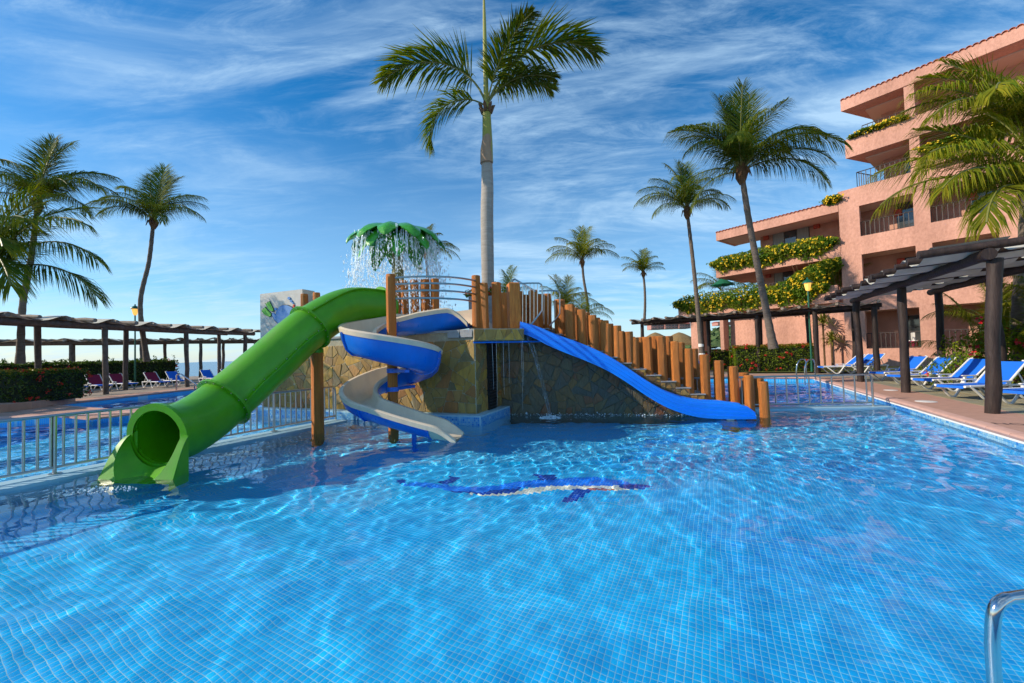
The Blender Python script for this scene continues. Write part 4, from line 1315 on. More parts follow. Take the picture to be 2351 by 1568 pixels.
# --- straight wave slide
wslide = thing('wave_slide', 'bright blue straight wave slide dropping beside the log staircase', 'water slide', (.3, 10.3, 0))
N0, N1 = np.array([.24, 10.36]), np.array([5.75, 9.22])
wd = (N1 - N0) / np.linalg.norm(N1 - N0); wb_ = np.array([-wd[1], wd[0]])
lowpx = [(505, 598), (600, 632), (720, 697), (850, 750), (1000, 808), (1140, 872), (1280, 958), (1420, 1056), (1560, 1138), (1700, 1190), (1840, 1218), (2000, 1224), (2120, 1224), (2215, 1222)]
sp_ = []
for x_, y_ in lowpx:
    u, v = disp3(x_, y_); q = hv(u, v, N0, wd); sp_.append((float((q[:2] - N0) @ wd), float(q[2])))
ss = np.array([a for a, b in sp_]); zs = np.array([b for a, b in sp_])
sm_ = np.linspace(ss[0], ss[-1], 70); zm = np.interp(sm_, ss, zs)
for _ in range(4): zm[1:-1] = .25 * zm[:-2] + .5 * zm[1:-1] + .25 * zm[2:]
wallh = np.interp(sm_, [0, .6, 1.4, 4.8, 5.3, 5.62], [.30, .37, .40, .37, .30, .02])
Wd = .66
def wsec(i):
    h_ = wallh[i]; b0 = v3(N0 + wd * sm_[i], zm[i]); k = v3(wb_)
    pr2 = [(.0, 0), (-.012, .22 * h_), (.016, .235 * h_), (.004, .48 * h_), (.03, .495 * h_), (.02, .78 * h_), (.045, .80 * h_), (.045, .95 * h_), (.07, h_), (.10, .97 * h_), (.13, .70 * h_), (.17, .42 * h_), (.25, .26 * h_),
           (Wd / 2, .22 * h_), (Wd - .25, .26 * h_), (Wd - .17, .42 * h_), (Wd - .13, .70 * h_), (Wd - .10, .98 * h_), (Wd - .06, 1.02 * h_), (Wd - .02, .95 * h_), (Wd, 0)]
    return [b0 + k * a + Z_UP * c for a, c in pr2]
m_ = MB(); m_.loft([wsec(i)[::-1] for i in range(70)]); part(m_, 'chute', MT['wave'], wslide, True, 38)
m_ = MB(); m_.loft([[wsec(i)[0], wsec(i)[-1]] for i in range(70)]); part(m_, 'chute_underside', MT['wave'], wslide, True)
q = hv(*disp3(2020, 1232), N0 + wb_ * .1, wd)
m_ = MB(); m_.box((q[0], q[1], -.05), (.16, .16, .26), math.atan2(wd[1], wd[0])); part(m_, 'foot_bracket', MT['steel'], wslide)
m_ = MB(); m_.lathe([(.17, FLOOR_Z), (.17, -.10)], 14, (q[0], q[1], 0)); part(m_, 'foot_pier', MT['log'], wslide, True)

# ================================================================== PALM SHAPED FOUNTAIN
fy = 12.3
ft = ay(911, 519, fy); fb = ay(915, 640, fy)
fount = thing('palm_fountain', 'green palm shaped fountain pouring water over the log tower', 'fountain', (ft[0], fy, PLAT))
m_ = MB(); pts = [(fb[0] + .02 * math.sin(k * .9), fy, PLAT + (ft[2] - .35 - PLAT) * k / 8) for k in range(9)]
m_.tube(pts, [.19 - .004 * k + .012 * (k % 2) for k in range(9)], 14)
MT['moss'] = mat('mossy fibreglass trunk', (0.12, 0.14, 0.03), 0.5, vary=(0.28, 0.22, 0.07), scale=9, bump=.8)
MT['fountleaf'] = mat('fountain leaf', (0.030, 0.29, 0.010), 0.35, vary=(0.07, 0.38, 0.012), scale=7, stretch=(1, 1, 4), coat=.5, bump=.6, bscale=14)
part(m_, 'stem', MT['moss'], fount, True)
fr_w = 112 / F_PX * fy
def leaf_blade(L, W, drop, lift, seed):
    m_ = MB(); rings_ = []
    for j in range(11):
        s_ = j / 10
        x = L * math.sin(s_ * 1.45) / math.sin(1.45); z = lift - drop * (1 - math.cos(s_ * 1.45)) / (1 - math.cos(1.45))
        wv_ = W * (math.sin(math.pi * min(1, .18 + .82 * s_)) ** .7) * (1 if s_ < .98 else .2) * .5 + .012
        rp = .014 * (j % 2)
        rings_.append([np.array([x, -wv_, z - .10 * wv_ / W - rp]), np.array([x, -wv_ * .5, z + .02 - rp]), np.array([x, 0, z + .06]), np.array([x, wv_ * .5, z + .02 - rp]), np.array([x, wv_, z - .10 * wv_ / W - rp])])
    m_.loft(rings_)
    m_.loft([[q - np.array([0, 0, .03]) for q in r_][::-1] for r_ in rings_])
    return m_.mesh('leaf', MT['fountleaf'], True, 60)
up_me = leaf_blade(fr_w * .98, .62, .62, .12, 1); lo_me = leaf_blade(fr_w * .80, .56, 1.05, .06, 2); md_me = leaf_blade(fr_w * .90, .58, .80, .10, 3)
for k in range(11):
    inst('leaf', up_me, fount, (0, 0, ft[2] - PLAT - .18), (0, 0, 2 * math.pi * (k + .3) / 11 + random.uniform(-.06, .06)))
for k in range(10):
    inst('leaf', md_me if k % 2 else lo_me, fount, (0, 0, ft[2] - PLAT - .24), (0, 0, 2 * math.pi * (k + .05) / 10 + random.uniform(-.08, .08)))
m_ = MB(); m_.lathe([(.42, -.03), (.36, .05), (.2, .09), (.05, .10)], 14, (0, 0, ft[2] - PLAT - .12)); put(bpy.data.objects.new('crown_cap', m_.mesh('crown_cap', MT['fountleaf'], True)), fount)
# water falling from the leaf tips: streaming drops
def drops(name, P, size, stretch, material, seed):
    r = np.random.default_rng(seed); n_ = len(P)
    O = np.array([(1, 0, 0), (0, 1, 0), (-1, 0, 0), (0, -1, 0), (0, 0, 1), (0, 0, -1)], float)
    FF0 = np.array([(0, 1, 4), (1, 2, 4), (2, 3, 4), (3, 0, 4), (1, 0, 5), (2, 1, 5), (3, 2, 5), (0, 3, 5)])
    s_ = size * np.exp(r.normal(0, .45, (n_, 1, 1)))
    V = O[None] * s_
    st = stretch * r.uniform(.6, 1.6, (n_, 1)); V[:, :, 2] *= st
    V += P[:, None, :]
    FF = (np.arange(n_)[:, None, None] * 6 + FF0).reshape(-1, 3)
    return put(bpy.data.objects.new(name, np_mesh(name, V.reshape(-1, 3), FF, material, None, True)))
r = np.random.default_rng(77)
PP = []
ztop = ft[2] - .75
for k in range(26):
    a = 2 * math.pi * k / 26 + r.uniform(-.08, .08); rad_ = fr_w * r.uniform(.70, .86)
    n_ = int(r.uniform(90, 300))
    tt = r.uniform(0, 1, n_) ** 1.1
    spread = .03 + .20 * tt
    x = ft[0] + math.cos(a) * (rad_ + .25 * tt) + r.normal(0, 1, n_) * spread
    y = fy + math.sin(a) * (rad_ + .25 * tt) + r.normal(0, 1, n_) * spread
    z = ztop + .25 - tt * (ztop - PLAT + .1)
    PP.append(np.stack([x, y, z], -1))
n_ = 1500
a = r.uniform(0, 6.28, n_); q = fr_w * np.sqrt(r.uniform(.1, 1.2, n_))
PP.append(np.stack([ft[0] + np.cos(a) * q, fy + np.sin(a) * q, r.uniform(PLAT + .1, ztop, n_)], -1))
PP = np.concatenate(PP)
sp = drops('falling_water', PP, .0088, 2.8, MT['spray'], 3)
tag(sp, 'white drops falling in a ring from the green palm fountain', 'falling water', kind='stuff')
# thin sheets of water running off the leaves
m_ = MB()
for k in range(60):
    a = r.uniform(0, 6.28); rad_ = fr_w * r.uniform(.62, .84); z0 = ztop + r.uniform(.1, .45); L_ = r.uniform(.35, 1.4)
    for w_ in range(3):
        pts = [np.array([ft[0] + math.cos(a) * (rad_ + .10 * t) + r.normal(0, .012), fy + math.sin(a) * (rad_ + .10 * t) + r.normal(0, .012), z0 - L_ * t]) for t in np.linspace(0, 1, 7)]
        m_.tube(pts, [.008 * (1 - .75 * t) * r.uniform(.5, 1.4) for t in np.linspace(0, 1, 7)], 5, False); a += .018
tag(m_.build('water_ribbons', MT['spray'], None, True), 'thin ribbons of water running off the fountain leaf tips', 'falling water', kind='stuff')
# spout of water from the blue slide head
s0 = ay(1207, 762, 10.36); s1 = oz(1263, 958, 0.02)
m_ = MB(); pts = []; rs_ = []
for k in range(14):
    t = k / 13
    q = s0 + (s1 - s0) * t; q[2] = s0[2] - (s0[2] - s1[2]) * t ** 1.35
    pts.append(q + np.array([r.normal(0, .006), r.normal(0, .006), 0])); rs_.append(.055 - .02 * t + r.uniform(-.006, .006))
m_.tube(pts, rs_, 8)
MT['stream'] = water_mat('falling stream', (0.9, 0.96, 1.0), .8, 30)
tag(m_.build('water_jet', MT['stream'], None, True), 'narrow arc of water pouring from the head of the blue slide', 'water jet')
# foam where water lands
def foam(name, label, c, rx, ry, n_, seed, size=.03, hz=.06):
    r = np.random.default_rng(seed)
    a = r.uniform(0, 6.28, n_); q = np.sqrt(r.uniform(0, 1, n_)) 
    P = np.stack([c[0] + rx * q * np.cos(a), c[1] + ry * q * np.sin(a), np.abs(r.normal(0, hz, n_)) * (1 - q) + .004], -1)
    return tag(drops(name, P, size, .8, MT['foam'], seed), label, 'foam', kind='stuff')
foam('foam_patch', 'white splash where the jet meets the pool', s1, .26, .20, 420, 5, .013, .05)
foam('foam_patch', 'foam at the mouth of the green tube slide', (mouth[0] + th2[0] * .85, mouth[1] + th2[1] * .85), .55, .18, 150, 6, .009, .008)
foam('foam_patch', 'fine splashes along the tiled foot of the tower', tw(5.2, -.5), .9, .22, 240, 8, .009, .04)
r9 = np.random.default_rng(15)
t9 = r9.uniform(0, 1, 500)
P9 = np.stack([SA[0] + (SB[0] - SA[0]) * t9 + sn[0] * (.10 + np.abs(r9.normal(0, .10, 500))), SA[1] + (SB[1] - SA[1]) * t9 + sn[1] * (.10 + np.abs(r9.normal(0, .10, 500))), np.abs(r9.normal(0, .03, 500))], -1)
tag(drops('foam_line', P9, .008, .8, MT['foam'], 16), 'line of small splashes along the stair wall at the waterline', 'foam', kind='stuff')
# thin water film strings over the alcove
m_ = MB()
for k in range(7):
    q = a0 + ldv * ll * r.uniform(.02, 1.0) - lnv * r.uniform(.0, .1)
    L_ = r.uniform(.4, 1.9); z0 = PLAT - .30
    m_.tube([(q[0], q[1], z0), (q[0] + r.normal(0, .006), q[1], z0 - L_ * .5), (q[0] + r.normal(0, .012), q[1], z0 - L_)], [.0025, .002, .001], 4, False)
tag(m_.build('water_strings', MT['spray'], None, True), 'thin strings of water dripping from the lintel over the alcove', 'falling water', kind='stuff')

# ================================================================== POOL FENCES AND RAILS
bar_m = MB(); bar_m.tube([(0, 0, 0), (0, 0, 1)], .017, 8, False); bar_me = bar_m.mesh('bar', MT['steel'], True)
def fence(label, a, b, h, pitch, posts, round_end, group='steel fences between the pools', flat=False):
    a, b = np.array(a, float), np.array(b, float)
    L_ = np.linalg.norm(b - a); d = (b - a) / L_
    root = thing('pool_fence', label, 'fence', (a[0], a[1], .045), math.atan2(d[1], d[0]), group)
    lo_, hi_ = .10, h
    m_ = MB()
    if round_end:
        pts = [(0, 0, hi_)] + [(L_ - .12, 0, hi_), (L_ - .04, 0, hi_ - .02), (L_ - .008, 0, hi_ - .08), (L_, 0, hi_ - .2), (L_, 0, .0)]
    else:
        pts = [(0, 0, hi_), (L_, 0, hi_)]
    m_.tube(pts, .026, 10); m_.build('top_rail', MT['steel'], root, True)
    m_ = MB(); m_.tube([(0, 0, lo_), (L_, 0, lo_)], .022, 8); m_.build('bottom_rail', MT['steel'], root, True)
    k = int(L_ / pitch)
    for i in range(k):
        inst('bar', bar_me, root, ((i + .5) * L_ / k, 0, lo_), (0, 0, 0), (1, 1, hi_ - lo_))
    for s_ in posts:
        m_ = MB(); m_.tube([(s_, 0, -.05), (s_, 0, hi_)], .026, 8); po_ = m_.build('post', MT['steel'], root, True)
        m_ = MB(); m_.lathe([(.075, 0), (.075, .012), (.04, .018)], 14, (s_, 0, 0)); m_.build('foot_plate', MT['steel'], po_, True)
    return root
sA = np.linalg.norm(FENCE_A - FENCE_NEAR); sB = sA + np.linalg.norm(FENCE_B - FENCE_A)
fence('stainless steel bar fence on the ledge behind the green tube slide', FENCE_NEAR, FENCE_END, .89, .135, [sA - (sB - sA), sA, (sA + sB) / 2, sB], True)
fence('stainless steel bar fence across the pool at the end of the log stairs', RF1, RF0, .84, .30 / 1.05 * .98, [.4, 3.2], True)
# handrail at the near right corner
q = []
for u, v, y in ((2277, 1600, 1.95), (2278, 1480, 1.95), (2281, 1420, 1.95), (2290, 1390, 1.95), (2308, 1376, 1.96), (2330, 1371, 1.97), (2420, 1362, 1.98), (2560, 1372, 2.0), (2600, 1420, 2.0), (2605, 1700, 2.0)):
    q.append(ay(u, v, y))
q[0][2] = FLOOR_Z; q[0][0] = q[1][0]
q[-1][2] = .19
q = [q[0]] + catmull(q[1:-1], 5) + [q[-1]]
rail = thing('pool_handrail', 'polished steel handrail at the near right corner of the pool', 'handrail', (q[0][0], q[0][1], FLOOR_Z))
m_ = MB(); m_.tube(q, .0265 * 1.0, 18); part(m_, 'rail_tube', MT['chrome'], rail, True, 70)
# ================================================================== PALMS
def frond_mesh(name, L, p0, p1, nl, ll_, lw, droop, seed, leafmat, plume=0.0, bend=1.25, start=.14):
    """one feathered leaf in the XZ plane, rising at p0 and ending at p1 (degrees)"""
    r = np.random.default_rng(seed)
    N = 14; pts = [np.zeros(3)]; tang = []
    for i in range(N):
        s_ = (i + .5) / N
        a = rad(p0 + (p1 - p0) * s_ ** bend)
        tang.append(np.array([math.cos(a), 0, math.sin(a)]))
        pts.append(pts[-1] + tang[-1] * L / N)
    tang.append(tang[-1])
    pts = np.array(pts); tang = np.array(tang)
    m_ = MB(); m_.mat = 1; m_.tn = .5
    m_.tube(pts, [max(.006, .030 * L / 3 * (1 - .9 * i / N)) for i in range(N + 1)], 5, False)
    V = list(m_.v); Fc = list(m_.f); tone = [.5] * len(V); mi = [1] * len(Fc)
    for k in range(nl):
        s_ = start + (1 - start) * (k + r.uniform(0, .8)) / nl
        x = s_ * N; i = min(int(x), N - 1); f = x - i
        p = pts[i] * (1 - f) + pts[i + 1] * f; t = tang[i]
        upv = np.array([-t[2], 0, t[0]])
        for sg in (-1, 1):
            ln = ll_ * (math.sin(math.pi * (.16 + .80 * s_)) ** .55) * r.uniform(.82, 1.1)
            al = rad(28 + 34 * s_ + r.uniform(-7, 7))
            el = .30 + r.uniform(-.12, .12) + (r.uniform(-1.2, 1.2) * plume if plume else 0)
            d = np.array([0, sg * math.cos(al) * math.cos(el), 0]) + t * math.sin(al) + upv * math.cos(al) * math.sin(el)
            d /= np.linalg.norm(d)
            mid = p + d * ln * .5 + np.array([0, 0, -droop * ln * .16])
            d2 = d + np.array([0, 0, -droop * r.uniform(.9, 1.5)]); d2 /= np.linalg.norm(d2)
            tip = mid + d2 * ln * .5
            wd_ = t - d * (t @ d); wd_ /= np.linalg.norm(wd_) + 1e-9
            w0 = lw * .55; w1_ = lw * 1.0
            b = len(V)
            V += [tuple(p - wd_ * w0 / 2), tuple(p + wd_ * w0 / 2), tuple(mid + wd_ * w1_ / 2), tuple(mid - wd_ * w1_ / 2), tuple(tip)]
            Fc += [(b, b + 1, b + 2, b + 3), (b + 3, b + 2, b + 4)]
            mi += [0, 0]
            tn = min(1, max(0, r.normal(.38, .24) + .25 * (s_ > .9)))
            tone += [tn] * 4 + [min(1, tn + .25)]
    me = bpy.data.meshes.new(name)
    me.from_pydata(V, [], Fc)
    me.materials.append(leafmat); me.materials.append(MT['rachis'])
    me.polygons.foreach_set('material_index', mi)
    at = me.attributes.new('tone', 'FLOAT', 'POINT'); at.data.foreach_set('value', tone)
    me.update()
    return me
FR = {}
FCLS = ((86, 48, .7), (78, 6, 1.0), (66, -24, 1.25), (50, -46, 1.4), (30, -62, 1.5), (0, -78, 1.3), (84, 70, .3))
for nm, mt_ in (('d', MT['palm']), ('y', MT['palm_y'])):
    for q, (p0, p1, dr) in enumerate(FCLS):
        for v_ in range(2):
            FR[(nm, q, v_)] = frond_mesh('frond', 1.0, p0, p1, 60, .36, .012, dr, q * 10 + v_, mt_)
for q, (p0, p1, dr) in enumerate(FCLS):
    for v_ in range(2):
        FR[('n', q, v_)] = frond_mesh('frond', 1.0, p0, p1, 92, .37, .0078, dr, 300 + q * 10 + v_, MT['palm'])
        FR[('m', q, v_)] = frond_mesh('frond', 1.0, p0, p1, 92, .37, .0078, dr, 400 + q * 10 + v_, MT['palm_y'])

def trunk_mesh(pts, r0, r1, rings=True, seed=0, base=1.35):
    r = np.random.default_rng(seed)
    P = catmull(pts, 10); n_ = len(P)
    rs = []
    for i in range(n_):
        t = i / (n_ - 1); rr_ = r0 + (r1 - r0) * t + (base - 1) * r0 * math.exp(-t * 14)
        rs.append(rr_ * (1 + .045 * ((i % 2) * 2 - 1) * (1 if rings else 0)) * r.uniform(.98, 1.02))
    m_ = MB(); m_.tube(P, rs, 10); return m_
def palm(label, pts, r0, r1, L, spec, kind='d', seed=0, scale_y=1.0, dead=True, group='coconut palms around the pools', trunkmat='trunk', white=None):
    """spec: list of (azimuth degrees, pitch class, length factor)"""
    r0, r1, L = r0 * .64, r1 * .64, L * 1.08
    r = np.random.default_rng(seed)
    base = np.array(pts[0]); top = np.array(pts[-1])
    root = thing('palm_tree', label, 'palm', tuple(base), 0, group)
    own(trunk_mesh(pts, r0, r1, True, seed).build('trunk', MT[trunkmat], None, True, 60), root)
    if white:
        m_ = MB(); pp = [np.array(pts[0]) + (np.array(pts[1]) - np.array(pts[0])) * t for t in (0, .5 * white, white)]
        m_.tube(pp, [r0 * 1.36, r0 * 1.12, r0 * 1.06], 10, False); own(m_.build('lime_wash', MT['whitepaint'], None, True), root)
    rel = top - base
    for i, (az, q, f) in enumerate(spec):
        az += r.uniform(-8, 8)
        o = inst('frond', FR[(kind, q, i % 2)], root, tuple(rel + np.array([0, 0, .12])), (r.uniform(-.12, .12), r.uniform(-.08, .08), rad(az)), (L * f, L * f * r.uniform(.9, 1.15), L * f))
    if dead:
        m_ = MB()
        m_.lathe([(r1 * .9, -.35 * L / 3), (r1 * 1.9, -.12 * L / 3), (r1 * 2.3, .10 * L / 3), (r1 * 1.2, .38 * L / 3)], 9, tuple(rel), lambda a, z: 1 + .22 * math.sin(a * 4 + z * 30 + seed))
        for k in range(5):
            a = r.uniform(0, 6.28); dv = np.array([math.cos(a), math.sin(a), 0])
            m_.tube([rel, rel + dv * r1 * 2.6 + [0, 0, .04 * L], rel + dv * r1 * 3.6 - [0, 0, .06 * L]], [.05 * L / 3, .04 * L / 3, .01], 4)
        m_.build('leaf_base', MT['dryfrond'], root, False)
    return root
def rndspec(seed, n_, classes=(0, 1, 2, 3, 4), w=None):
    r = np.random.default_rng(seed)
    out = []
    for k in range(n_):
        out.append((360 * k / n_ * 2.618 * 1.618 % 360, int(r.choice(classes, p=w)), r.uniform(.85, 1.1)))
    return out
def P3(pxs, y):
    return [ay(u, v, y) for u, v in pxs]
# azimuth 0 = to the right in the picture, 180 = to the left, 90 = away, -90 = towards the camera
palm('tall coconut palm with leaning ringed trunk in front of the pink hotel', P3([(1776, 800), (1755, 690), (1722, 520), (1703, 400)], 17.0), .24, .17, 3.5,
     [(185, 2, 1.05), (170, 1, .95), (140, 1, .9), (205, 3, .9), (-150, 2, .9), (110, 6, 1.0), (80, 6, 1.05), (62, 6, 1.0), (125, 6, .9), (95, 0, 1.0), (-90, 6, .9), (50, 0, .9), (10, 2, 1.15), (-8, 3, 1.15), (-20, 4, .95), (25, 2, 1.0), (-60, 3, .85), (-100, 2, .8), (-130, 3, .85), (120, 6, .8), (60, 2, .8), (-80, 1, .8), (160, 4, .8), (-35, 4, .9), (180, 5, .7)], 'n', 1)
palm('slim palm with lime washed foot left of the leaning palm', P3([(1612, 818), (1601, 700), (1590, 590), (1578, 488)], 24.0), .21, .15, 3.3,
     [(185, 2, 1.0), (165, 1, .9), (195, 3, 1.05), (140, 0, 1.0), (110, 6, .95), (70, 6, .95), (60, 1, .9), (20, 2, .85), (0, 3, .8), (-30, 3, .8), (-90, 2, .8), (-130, 2, .9), (150, 2, .9), (90, 6, .8), (200, 4, .8), (-60, 4, .7)], 'n', 2, white=.30)
palm('distant palm with wide open crown right of the royal palm trunk', P3([(1352, 745), (1348, 690), (1340, 640), (1337, 604)], 34.0), .20, .15, 3.25,
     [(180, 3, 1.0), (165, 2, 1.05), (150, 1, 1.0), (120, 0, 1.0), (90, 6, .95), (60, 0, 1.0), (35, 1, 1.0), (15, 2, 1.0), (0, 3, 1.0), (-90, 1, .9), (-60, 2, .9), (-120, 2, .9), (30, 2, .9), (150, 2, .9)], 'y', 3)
palm('small distant palm with upswept crown beside the wide crowned palm', P3([(1479, 745), (1481, 700), (1480, 660), (1477, 630)], 40.0), .21, .16, 2.7,
     [(180, 2, .9), (160, 1, 1), (130, 0, 1), (90, 6, .9), (60, 0, 1), (35, 1, 1.05), (10, 2, .9), (-20, 3, .8), (-90, 1, .9), (200, 3, .9), (-140, 2, .8), (70, 1, .9)], 'y', 4)
palm('palm half hidden behind the green palm fountain', P3([(986, 800), (985, 700), (982, 640), (978, 585)], 30.0), .20, .15, 2.9,
     [(175, 1, 1.05), (165, 2, .9), (140, 1, .9), (100, 0, .85), (70, 0, .9), (40, 2, .95), (10, 3, .9), (-30, 4, .8), (-90, 2, .8), (55, 1, .9), (0, 4, .9)], 'y', 5)
palm('low bushy palm behind the log staircase', P3([(1300, 800), (1299, 760), (1297, 735), (1296, 715)], 24.0), .17, .15, 2.2,
     [(180, 1, .9), (150, 0, 1.0), (110, 0, 1.0), (80, 6, .9), (50, 1, 1.0), (20, 2, 1.0), (-10, 3, .95), (-60, 2, .8), (-110, 2, .9), (200, 3, .9), (0, 4, .8)], 'y', 6, dead=False)
palm('low palm whose leaf tips show left of the gate posts', P3([(1168, 800), (1167, 740), (1166, 715), (1165, 692)], 26.0), .16, .14, 2.3,
     [(180, 1, .9), (140, 0, .9), (60, 0, 1.05), (40, 0, 1.0), (100, 1, .8), (10, 2, .8), (200, 3, .8)], 'd', 7, dead=False)
palm('low palm drooping right of the bushy palm behind the logs', P3([(1348, 800), (1347, 770), (1345, 745), (1342, 730)], 22.0), .15, .13, 1.7,
     [(180, 2, .9), (140, 1, .9), (90, 0, .8), (40, 2, 1), (10, 3, 1), (-30, 4, .9), (-90, 2, .8)], 'y', 8, dead=False)
palm('curving palm standing left of the lamp beyond the left pergola', P3([(337, 830), (322, 700), (342, 600), (352, 512)], 24.0), .21, .15, 3.0,
     [(180, 2, 1.05), (165, 1, 1.2), (200, 3, .95), (125, 6, 1.15), (95, 6, 1.15), (85, 6, 1.0), (60, 0, 1.1), (115, 0, 1.1), (35, 2, 1.0), (20, 2, 1.1), (5, 3, 1.0), (-15, 3, .95), (-60, 3, .85), (-100, 2, .8), (-140, 3, .9), (50, 1, 1.0), (-40, 4, .8), (215, 3, 1.0)], 'n', 9)
palm('tall palm at the far left rising over the flowering hedge', P3([(46, 835), (52, 700), (72, 590), (86, 470)], 18.0), .20, .14, 2.9,
     [(180, 2, 1.0), (165, 1, 1.1), (150, 2, 1.1), (120, 6, 1.05), (95, 6, 1.05), (70, 6, 1.0), (45, 0, 1.1), (30, 2, 1.15), (15, 2, 1.1), (0, 3, 1.15), (-25, 3, .9), (-70, 3, .85), (-110, 2, .8), (-145, 3, .9), (200, 4, .9), (20, 3, 1.1), (-10, 4, .9)], 'n', 10)
palm('near left palm whose dark fronds reach into the frame', P3([(-75, 900), (-60, 800), (-40, 720), (-28, 650)], 11.5), .21, .15, 3.1,
     [(0, 2, 1.15), (15, 1, 1.05), (-8, 3, 1.1), (30, 0, .95), (60, 0, .9), (100, 1, .9), (-30, 3, .95), (-60, 3, .9), (-25, 4, 1.05), (150, 2, .9), (180, 2, .9), (-110, 2, .8), (8, 4, 1.0), (200, 3, .8), (45, 1, 1.1), (-15, 2, 1.0)], 'n', 11)
palm('big palm at the right whose fronds cover the hotel balconies', P3([(2355, 900), (2336, 740), (2350, 540), (2365, 330)], 13.0), .24, .17, 3.9,
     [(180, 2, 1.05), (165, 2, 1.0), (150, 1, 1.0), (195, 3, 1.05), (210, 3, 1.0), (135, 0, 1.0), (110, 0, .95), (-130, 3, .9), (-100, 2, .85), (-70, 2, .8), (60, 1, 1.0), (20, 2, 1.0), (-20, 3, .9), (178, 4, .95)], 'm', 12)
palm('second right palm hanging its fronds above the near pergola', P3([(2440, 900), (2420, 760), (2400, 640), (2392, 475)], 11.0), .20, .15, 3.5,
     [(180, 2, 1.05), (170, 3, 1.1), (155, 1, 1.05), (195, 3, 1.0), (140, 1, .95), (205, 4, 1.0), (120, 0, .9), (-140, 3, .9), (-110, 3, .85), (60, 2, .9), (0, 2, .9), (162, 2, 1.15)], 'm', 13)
palm('young palm behind the hotel terrace beside the green parasol', P3([(1655, 760), (1655, 720), (1655, 695), (1655, 670)], 39.0), .16, .14, 3.0,
     [(180, 3, .9), (165, 2, 1.0), (140, 1, 1.0), (115, 0, 1.0), (70, 0, .9), (35, 1, .9), (0, 3, .9), (-30, 4, .7), (195, 3, 1.0)], 'y', 14, dead=False)
palm('small palm leaves showing over the terrace railing of the hotel', P3([(1735, 740), (1735, 700), (1735, 680), (1733, 660)], 41.0), .16, .14, 2.2,
     [(180, 3, .9), (150, 2, .9), (90, 1, .8), (30, 2, .9), (0, 3, .9), (-20, 4, .8), (205, 4, .8)], 'd', 15, dead=False)
# the royal palm
ry = 14.2
rb = ay(1121, 800, ry); rb[2] = .2
rp = [rb, ay(1120, 640, ry), ay(1118, 500, ry), ay(1119, 430, ry), ay(1118, 372, ry)]
royal = thing('royal_palm', 'tall smooth grey royal palm with green crownshaft behind the play tower', 'palm', tuple(rb))
P_ = catmull(rp, 16); rs = []
for i in range(len(P_)):
    t = i / (len(P_) - 1); rs.append((.20 + .03 * math.sin(t * 3.0 + .2)) * (1 + .010 * ((i % 2) * 2 - 1)))
m_ = MB(); m_.tube(P_, rs, 18); own(m_.build('trunk', MT['royal'], None, True, 60), royal)
m_ = MB(); m_.tube(P3([(1118, 372), (1119, 330), (1118, 290), (1117, 255)], ry), [.225, .19, .165, .15], 16); own(m_.build('crownshaft', MT['shaft'], None, True), royal)
m_ = MB(); m_.tube(P3([(1117, 375), (1116, 345), (1118, 320), (1121, 300)], ry - .05), [.228, .205, .17, .08], 16); own(m_.build('leaf_sheath', MT['sheath'], None, True), royal)
m_ = MB()
for k in range(7):
    a = k * .9; c_ = ay(1117, 252, ry); dv = np.array([math.cos(a), math.sin(a), 0])
    m_.tube([c_ + dv * .14 - [0, 0, .12], c_ + dv * .24 + [0, 0, .12], c_ + dv * .32 + [0, 0, .16]], [.07, .06, .01], 5)
own(m_.build('husk', MT['dryfrond'], None, False), royal)
ctr = ay(1117, 245, ry)
RYF = [frond_mesh('frond', 1.0, p0, p1, 125, .33, .0125, dr, 200 + k, MT['palm'], .5, bd, st) for k, (p0, p1, dr, bd, st) in enumerate(((80, -42, .5, .95, .24), (68, -30, .45, 1.45, .22), (42, -104, .6, .8, .16), (86, 78, .2, 1, .3), (66, -10, .5, 1, .22)))]
for az, k, L_ in ((178, 0, 4.8), (6, 1, 5.4), (190, 2, 3.3), (-55, 4, 3.4), (30, 4, 3.6), (12, 4, 3.2)):
    o = inst('frond', RYF[k], royal, tuple(ctr - rb), (0, 0, rad(az)), (L_, L_, L_))
m_ = MB(); m_.tube(P3([(1117, 250), (1114, 130), (1112, 40), (1110, -60)], ry), [.10, .085, .06, .015], 10); own(m_.build('spear_leaf', MT['shaft'], None, True), royal)

